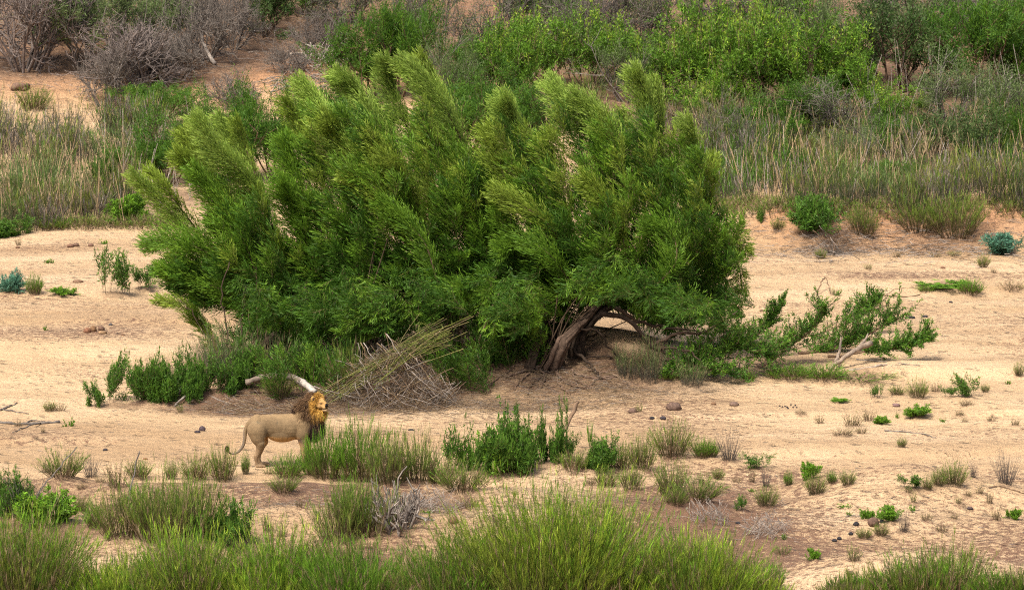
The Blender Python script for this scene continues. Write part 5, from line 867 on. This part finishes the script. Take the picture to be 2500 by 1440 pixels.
litter('sand_debris', 'small dark bits of bark and twig lying over the open sand', 'debris', 2600, flat, L=(.03, .16), r=.006, cols=(BRN*1.1, GREY*.6, BRN*1.5, GREY), lift=.01)
# ------------------------------------------------------------------ the lion
F0 = ground(640, 1139)                       # hind paws
SC = 113.0
LB = at(700, 1142, F0[1]); LB[2] = F0[2]
def lp(X, Y, y=0.0):                          # local point from the close-up's coordinates; y = away from the camera
    px = 540+X/6; py = 920+Y/6
    return np.array([(px-700)/ppm(F0[1]), y, (1141-py)/ppm(F0[1])/math.cos(math.radians(12.2))+y*math.tan(math.radians(0))])
lion = thing('lion', LB, 'big male lion with a dark brown and gold mane, standing on the sand looking right', 'lion')
def capsule(mb, pts, rr, sides=14, yk=1.0):
    P = lerp_path(pts, 3*len(pts)); R = np.interp(np.linspace(0, 1, len(P)), np.linspace(0, 1, len(rr)), rr)
    T = unit(np.gradient(P, axis=0)); Yv = np.tile([0, 1., 0], (len(P), 1)); X = unit(np.cross(T, Yv)); Yv = unit(np.cross(X, T))
    a = np.arange(sides)*2*math.pi/sides
    v = P[:, None]+R[:, None, None]*(X[:, None]*np.cos(a)[None, :, None]+yk*Yv[:, None]*np.sin(a)[None, :, None]); n = len(P)
    i = np.arange(n-1)[:, None]*sides; j = np.arange(sides)[None]; k = (j+1) % sides
    q = np.stack([i+j, i+k, i+sides+k, i+sides+j], -1).reshape(-1, 4); v = np.vstack([v.reshape(-1, 3), P[:1], P[-1:]])
    j = np.arange(sides); k = (j+1) % sides
    t = np.concatenate([np.stack([k, j, 0*j+n*sides], -1), np.stack([(n-1)*sides+j, (n-1)*sides+k, 0*j+n*sides+1], -1)])
    mb.add(v, (1, 1, 1), q=q, t=t)
    for p, r in ((P[0], R[0]), (P[-1], R[-1])): mb.blob(p, (r, r*yk, r), (1, 1, 1), 14, 9)
def leg(mb, pts, rr, yk=1): capsule(mb, pts, rr, yk=yk)
b = MB()
E = lambda c, r, rot=None: b.blob(c, r, (1, 1, 1), 20, 14, rot=rot)
YB = .0
capsule(b, [lp(560, 720), lp(700, 725), lp(880, 745), lp(1060, 740), lp(1200, 720)], [.225, .245, .265, .28, .275], 20, .72)      # trunk
E(lp(540, 720, 0), (.19, .20, .24)); E(lp(900, 820, 0), (.36, .185, .215)); E(lp(1180, 740, 0), (.22, .20, .30)); E(lp(1290, 700, 0), (.20, .17, .28)); E(lp(1215, 720, -.10), (.13, .11, .24)); E(lp(560, 780, -.07), (.15, .13, .22))
capsule(b, [lp(470, 640), lp(700, 618), lp(900, 615), lp(1080, 600), lp(1200, 560)], [.07, .09, .09, .09, .12], 14, 1)           # spine line
# neck
capsule(b, [lp(1220, 600, 0), lp(1300, 480, 0), lp(1400, 400, -.02)], [.23, .20, .15], 16, .8)
# hind legs: near (y<0) and far
for s, dx, kz in ((-1, 0, 0), (1, 28, -1)):
    y = s*.115
    leg(b, [lp(545+dx, 780, y), lp(560+dx, 900, y*1.15), lp(590+dx, 980, y*1.1)], [.225, .165, .10], .62)
    leg(b, [lp(585+dx, 960, y*1.1), lp(560+dx, 1060, y), lp(522+dx, 1165, y)], [.11, .066, .048], .8)
    leg(b, [lp(515+dx, 1150, y), lp(522+dx, 1240, y), lp(548+dx, 1312+kz*10, y)], [.052, .036, .042], .9)
    p = lp(578+dx+(18 if s > 0 else 0), 1322, y); p[2] = .04; E(p, (.105, .062, .042)); 
    for t in (-.036, -.012, .012, .036): E(p+np.array([.085, t, -.006]), (.032, .016, .028))
# front legs
for s, dx in ((-1, 0), (1, 46)):
    y = s*.125
    leg(b, [lp(1230+dx, 700, y), lp(1205+dx, 830, y*1.1), lp(1205+dx, 940, y)], [.19, .15, .095], .6)
    leg(b, [lp(1205+dx, 930, y), lp(1225+dx, 1060, y), lp(1225+dx, 1180, y), lp(1222+dx, 1290, y)], [.092, .072, .058, .056], .9)
    p = lp(1262+dx, 1318, y); p[2] = .042; E(p, (.115, .068, .045))
    for t in (-.04, -.014, .014, .04): E(p+np.array([.095, t, -.006]), (.034, .018, .03))
# tail
capsule(b, [lp(470, 660, 0), lp(410, 690, -.02), lp(362, 790, -.03), lp(352, 900, -.04), lp(325, 1010, -.05), lp(260, 1095, -.05), lp(180, 1130, -.05), lp(125, 1115, -.05)], [.075, .055, .044, .038, .033, .028, .024, .022], 12)
E(lp(412, 800, -.01), (.03, .03, .035))
# head, turned towards the camera and slightly lifted
yaw = math.radians(-50); pit = math.radians(6)
f_ = np.array([math.cos(yaw)*math.cos(pit), math.sin(yaw)*math.cos(pit), math.sin(pit)]); s_ = np.array([-math.sin(yaw), math.cos(yaw), 0]); u_ = np.cross(f_, s_)
RH = np.stack([f_, s_, u_], 1)                # columns: forward, its left, up
HC = lp(1455, 395, -.10)
hd = lambda a, s, u: HC+f_*a+s_*s+u_*u
def HE(c, r): b.blob(hd(*c), r, (1, 1, 1), 18, 12, rot=RH)
HE((0, 0, .02), (.145, .125, .125)); HE((.02, 0, .07), (.11, .10, .075)); HE((.07, .062, -.02), (.085, .05, .07)); HE((.07, -.062, -.02), (.085, .05, .07))
HE((.145, 0, -.035), (.11, .070, .062)); HE((.195, .028, -.055), (.058, .037, .042)); HE((.195, -.028, -.055), (.058, .037, .042)); HE((.165, 0, -.115), (.08, .052, .042)); HE((.205, 0, -.105), (.034, .032, .032))
P0, P1 = hd(.07, 0, .075), hd(.235, 0, -.012)
capsule(b, [P0, (P0+P1)/2+u_*.008, P1], [.052, .043, .036], 12)
for s in (-1, 1):
    HE((.105, s*.055, .045), (.04, .035, .022))                       # brow
    b.blob(hd(-.03, s*.135, .105), (.022, .055, .058), (1, 1, 1), 16, 12, rot=np.stack([unit(f_+s_*s*.5), unit(s_-f_*s*.5), u_], 1))
me = b.mesh('lion_body', M_FUR)
tmp = bpy.data.objects.new('tmp', me); C.objects.link(tmp)
rm = tmp.modifiers.new('r', 'REMESH'); rm.mode = 'VOXEL'; rm.voxel_size = .0105
smo = tmp.modifiers.new('s', 'SMOOTH'); smo.factor = .6; smo.iterations = 6
bpy.context.view_layer.update(); dg = bpy.context.evaluated_depsgraph_get()
me2 = bpy.data.meshes.new_from_object(tmp.evaluated_get(dg)); bpy.data.objects.remove(tmp)
n = len(me2.vertices); co = np.zeros(n*3, np.float32); me2.vertices.foreach_get('co', co); co = co.reshape(-1, 3).astype(float)
for a in list(me2.color_attributes): me2.color_attributes.remove(a)
x, y, z = co.T
COAT = np.array([.205, .142, .078]); BELLY = np.array([.42, .24, .095]); FACE = np.array([.40, .235, .085]); DKB = np.array([.085, .055, .04])
col = np.tile(COAT, (n, 1))
def mixc(c, m, k): k = np.clip(k, 0, 1)[:, None]; return c*(1-k)+np.asarray(m)*k
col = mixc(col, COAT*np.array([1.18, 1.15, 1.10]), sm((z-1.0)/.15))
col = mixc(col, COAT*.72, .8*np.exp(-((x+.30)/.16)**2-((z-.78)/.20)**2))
belly = sm((.70-z)/.07)*(x > -.45)*(x < .30)*(z > .45); col = mixc(col, BELLY, belly*.9)
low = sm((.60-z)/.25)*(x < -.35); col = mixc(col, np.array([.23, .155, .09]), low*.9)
col = mixc(col, np.array([.42, .27, .13]), sm((.62-z)/.2)*(x > .25)*.6)
col = mixc(col, DKB, 1.0*np.exp(-((x-.29)/.07)**2-((z-.60)/.06)**2)*(y < .02))            # dark elbow tuft
col = mixc(col, np.array([.15, .12, .09]), .9*(x < -.88)*(z < .9))
col = mixc(col, DKB*.7, sm((-1.13-x)/.06))
# head colours in the head's own frame
h = (co-HC)@RH; a_, s2, u2 = h.T; ish = sm((a_+.06)/.06)*(np.abs(s2) < .2)*(np.abs(u2) < .22)*(a_ < .4)
col = mixc(col, FACE, ish)
near = lambda c, r: np.exp(-(((a_-c[0])/r[0])**2+((np.abs(s2)-c[1])/r[1])**2+((u2-c[2])/r[2])**2))
col = mixc(col, (.48, .33, .17), ish*near((.20, .03, -.07), (.05, .04, .03)))                # pale muzzle
col = mixc(col, (.60, .48, .34), ish*near((.20, 0, -.135), (.06, .05, .025)))                # chin
col = mixc(col, (.46, .30, .13), ish*near((.10, .07, -.045), (.06, .05, .03))*.7)
col = mixc(col, (.03, .018, .010), ish*near((.12, .058, .022), (.06, .036, .027))*1.0)        # dark round the eyes
col = mixc(col, (.5, .34, .17), ish*near((.12, .055, -.022), (.035, .03, .009))*.6)
col = mixc(col, (.30, .17, .06), ish*near((.14, .035, .0), (.05, .012, .04))*.6)
col = mixc(col, (.012, .010, .010), ish*sm((a_-.232)/.012)*(u2 < .026)*(u2 > -.055)*(np.abs(s2) < .044))   # nose
col = mixc(col, (.02, .014, .012), ish*(a_ > .12)*np.exp(-((u2+.083+.25*(np.abs(s2)-.02))/.014)**2)*sm((.066-np.abs(s2))/.01)*1.0)   # mouth line
col = mixc(col, (.02, .014, .012), ish*(a_ > .2)*(np.abs(s2) < .005)*(u2 < -.03)*(u2 > -.085))
ear = near((-.02, .135, .105), (.06, .03, .035)); col = mixc(col, (.22, .13, .06), ear*.8)
# old scars on the flank
col = mixc(col, (.06, .06, .05), .9*np.exp(-((x+.375+.02*np.sin(z*90))/.010)**2-((z-1.04)/.035)**2)*(y < 0)*.0)
for cx, cz, rx, rz in ((lp(835, 660)[0], lp(835, 660)[2], .007, .040), (lp(545, 645)[0], lp(545, 645)[2], .020, .018), (lp(570, 660)[0], lp(570, 660)[2], .022, .012)):
    col = mixc(col, (.07, .075, .055), .85*np.exp(-((x-cx)/rx)**2-((z-cz)/rz)**2)*(y < 0))
col = mixc(col, COAT*.60, .65*np.exp(-((x-.22)/.05)**2-((z-.82)/.16)**2)*(y < 0)); col = mixc(col, COAT*1.22, .7*np.exp(-((x-.36)/.10)**2-((z-.95)/.2)**2)*(y < 0)*(x < .46))  # shading behind the shoulder and a lighter shoulder, painted into the coat
col = mixc(col, COAT*.62, .6*np.exp(-((x+.40)/.045)**2-((z-.80)/.16)**2)*(y < 0)); col = mixc(col, COAT*1.15, .6*np.exp(-((x+.58)/.10)**2-((z-.86)/.18)**2)*(y < 0))  # thigh crease shade and paler haunch, also painted into the coat colour
mott = (vn(x*9, z*7, 4)-.5)*.20+(vn(x*22, z*22, 5)-.5)*.16+(vn(x*70, z*70, 6)-.5)*.24; col = col*(1+mott[:, None])
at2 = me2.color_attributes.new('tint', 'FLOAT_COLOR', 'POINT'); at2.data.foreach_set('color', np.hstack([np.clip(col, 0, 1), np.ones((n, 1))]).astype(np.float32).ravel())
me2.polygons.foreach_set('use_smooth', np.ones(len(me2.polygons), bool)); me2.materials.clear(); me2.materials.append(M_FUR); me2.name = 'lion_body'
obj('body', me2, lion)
# eyes
for s in (-1, 1):
    m = MB(); m.blob(hd(.130, s*.057, .022), (.020, .022, .015), (.10, .05, .012), 12, 8, rot=RH); eo = obj('eye', m.mesh('eye', M_GLOSS, smooth=True), lion)
    m = MB(); m.blob(hd(.141, s*.056, .022), (.006, .008, .008), (.005, .004, .004), 10, 6, rot=RH); obj('pupil', m.mesh('pupil', M_GLOSS, smooth=True), eo)
m = MB(); m.blob(hd(.246, 0, -.012), (.018, .040, .027), (.010, .009, .009), 14, 9, rot=RH); obj('nose', m.mesh('nose', M_GLOSS, smooth=True), lion)
for s in (-1, 1):
    m = MB(); m.blob(hd(-.01-.03*(s > 0), s*(.150-.02*(s > 0)), .125-.02*(s > 0)), (.028, .060, .060), (.42, .25, .07), 16, 10, .05, rot=RH); ea = obj('ear', m.mesh('ear', M_HAIR, smooth=True), lion)
    m = MB(); m.blob(hd(.017, s*.150, .125), (.012, .036, .040), (.10, .055, .03), 12, 8, .05, rot=RH); obj('inner_ear', m.mesh('inner_ear', M_HAIR, smooth=True), ea)
# mane: strands over a shaped volume
GOLD = np.array([.50, .275, .055]); GOLD2 = np.array([.62, .37, .09]); DBR = np.array([.085, .048, .028]); BLK = np.array([.022, .016, .015]); MBR = np.array([.19, .11, .05])
mv = MB()
def vol(c, r, colr, rot=None, shell=0): mv.blob(c, r, colr, 22, 14, .06, rot=rot)
vol(lp(1300, 470, .0), (.19, .15, .22), DBR*1.4); vol(lp(1270, 600, .0), (.19, .19, .20), DBR*1.2); vol(lp(1350, 700, .0), (.19, .175, .22), DBR); vol(lp(1380, 800, .0), (.15, .14, .15), BLK); vol(lp(1390, 560, -.02), (.17, .17, .2), DBR*1.3)
vol(hd(-.09, 0, .03), (.10, .165, .17), GOLD*.6, rot=RH); vol(hd(-.03, 0, -.17), (.12, .13, .12), GOLD*.6, rot=RH); vol(hd(-.055, 0, -.02), (.06, .155, .13), GOLD*.7, rot=RH); vol(lp(1230, 470, 0), (.15, .12, .16), DBR*1.3); vol(lp(1350, 350, 0), (.12, .13, .14), DBR*1.3)
obj('mane', mv.mesh('mane', M_HAIR, smooth=True), lion)
def strands(P, D, L, W, colr, curl=np.array([0, 0, -.5])):
    n = len(P); D = unit(D); L = np.broadcast_to(L, (n,)); sd = unit(np.cross(D, rv(n)))*np.broadcast_to(W, (n,))[:, None]*.5
    D2 = unit(D+curl*.8+.15*rng.normal(size=(n, 3))); m1 = P+D*(L*.5)[:, None]; m2 = m1+D2*(L*.5)[:, None]
    v = np.stack([P-sd, P+sd, m1+sd*.9, m1-sd*.9, m2], 1).reshape(-1, 3); i = (np.arange(n)*5)[:, None]
    hm.add(v, np.repeat(colr, 5, 0)*(1+.0), q=(i+np.array([[0, 1, 2, 3]])), t=(i+np.array([[3, 2, 4]])))
hm = MB()
# gold ruff round the face
n = 6500; th = rng.random(n)*2*math.pi; ra = np.stack([np.zeros(n), np.cos(th), np.sin(th)], -1)
far = np.clip(np.cos(th), 0, 1); rr = (.132+.045*rng.random(n))*(1-.22*far); fw = .045-.15*rng.random(n)-.07*far; bot = np.clip(-np.sin(th), 0, 1)
P = HC+f_*fw[:, None]+(s_*np.cos(th)[:, None]*1.0+u_*(np.sin(th)*1.0)[:, None])*rr[:, None]+u_*(-.02-.05*bot)[:, None]
D = (s_*np.cos(th)[:, None]+u_*np.sin(th)[:, None])*1.0-f_*.55+.25*rng.normal(size=(n, 3))+np.array([0, 0, -.25])
k = rng.random((n, 1)); cc = GOLD*(1-k)+GOLD2*k; dk = np.clip((-.02-fw)/.10, 0, 1)[:, None]*.5*rng.random((n, 1)); cc = cc*(1-dk)+DBR*2.2*dk
topd = (np.exp(-((th-math.pi/2)/.16)**2))[:, None]; cc = cc*(1-.7*topd)+DBR*2*.7*topd
strands(P, D, (.055+.03*rng.random(n)+.10*bot)*(1-.55*far), .006, cc*(.8+.4*rng.random((n, 1))))
# neck, shoulder and chest
def cover(c, r, n, colA, colB, L, dirv, W=.008, out=.6, front=None):
    d = rv(n); p = c+d*np.asarray(r); D = d*out+np.asarray(dirv)+.3*rng.normal(size=(n, 3)); k = rng.random((n, 1))
    strands(p, D, L*(.6+.7*rng.random(n)), W, (colA*(1-k)+colB*k)*(.75+.5*rng.random((n, 1))))
cover(lp(1300, 470, 0), (.185, .15, .21), 3900, DBR, MBR, .13, (-.45, 0, -.8))
cover(lp(1225, 470, 0), (.16, .12, .16), 2250, DBR, MBR, .11, (-.5, 0, -.7)); cover(lp(1350, 340, 0), (.125, .13, .14), 1500, DBR*1.3, MBR*1.2, .09, (-.6, 0, -.5))
cover(lp(1270, 600, 0), (.185, .185, .19), 3300, DBR, MBR*.9, .13, (-.4, 0, -.9))
cover(lp(1390, 560, -.02), (.17, .17, .19), 2700, DBR*1.8, GOLD*.55, .13, (-.1, 0, -1))
cover(lp(1350, 700, 0), (.19, .17, .21), 3900, BLK, DBR, .14, (.05, 0, -1))
cover(lp(1385, 800, 0), (.145, .135, .14), 2700, BLK, BLK*1.6, .13, (.05, 0, -1))
cover(hd(-.03, 0, -.17), (.12, .12, .12), 2700, GOLD*.9, GOLD2, .12, (.0, 0, -1))
cover(hd(-.06, 0, .08), (.10, .14, .11), 2250, GOLD*.8, GOLD2*.9, .08, (-.3, 0, -.2))
# dark tuft on the withers and the edge of the mane on the shoulder
cover(lp(1110, 500, 0), (.055, .05, .035), 700, BLK, DBR, .08, (-.8, 0, -.5)); cover(lp(1170, 450, 0), (.07, .07, .06), 700, BLK*1.5, DBR, .10, (-.7, 0, -.6))
obj('mane_hair', hm.mesh('mane_hair', M_HAIR), lion)
hm = MB(); n = 500; c = lp(95, 1075, -.05); P = c+rv(n)*np.array([.02, .02, .05]); D = np.array([-.15, 0, .6])+.5*rng.normal(size=(n, 3)); strands(P, D, .06, .01, np.tile(BLK*.9, (n, 1)), np.array([0, 0, .2]))
hm.blob(lp(98, 1078, -.05), (.026, .026, .06), BLK, 12, 8); obj('tail_tuft', hm.mesh('tail_tuft', M_HAIR), lion)
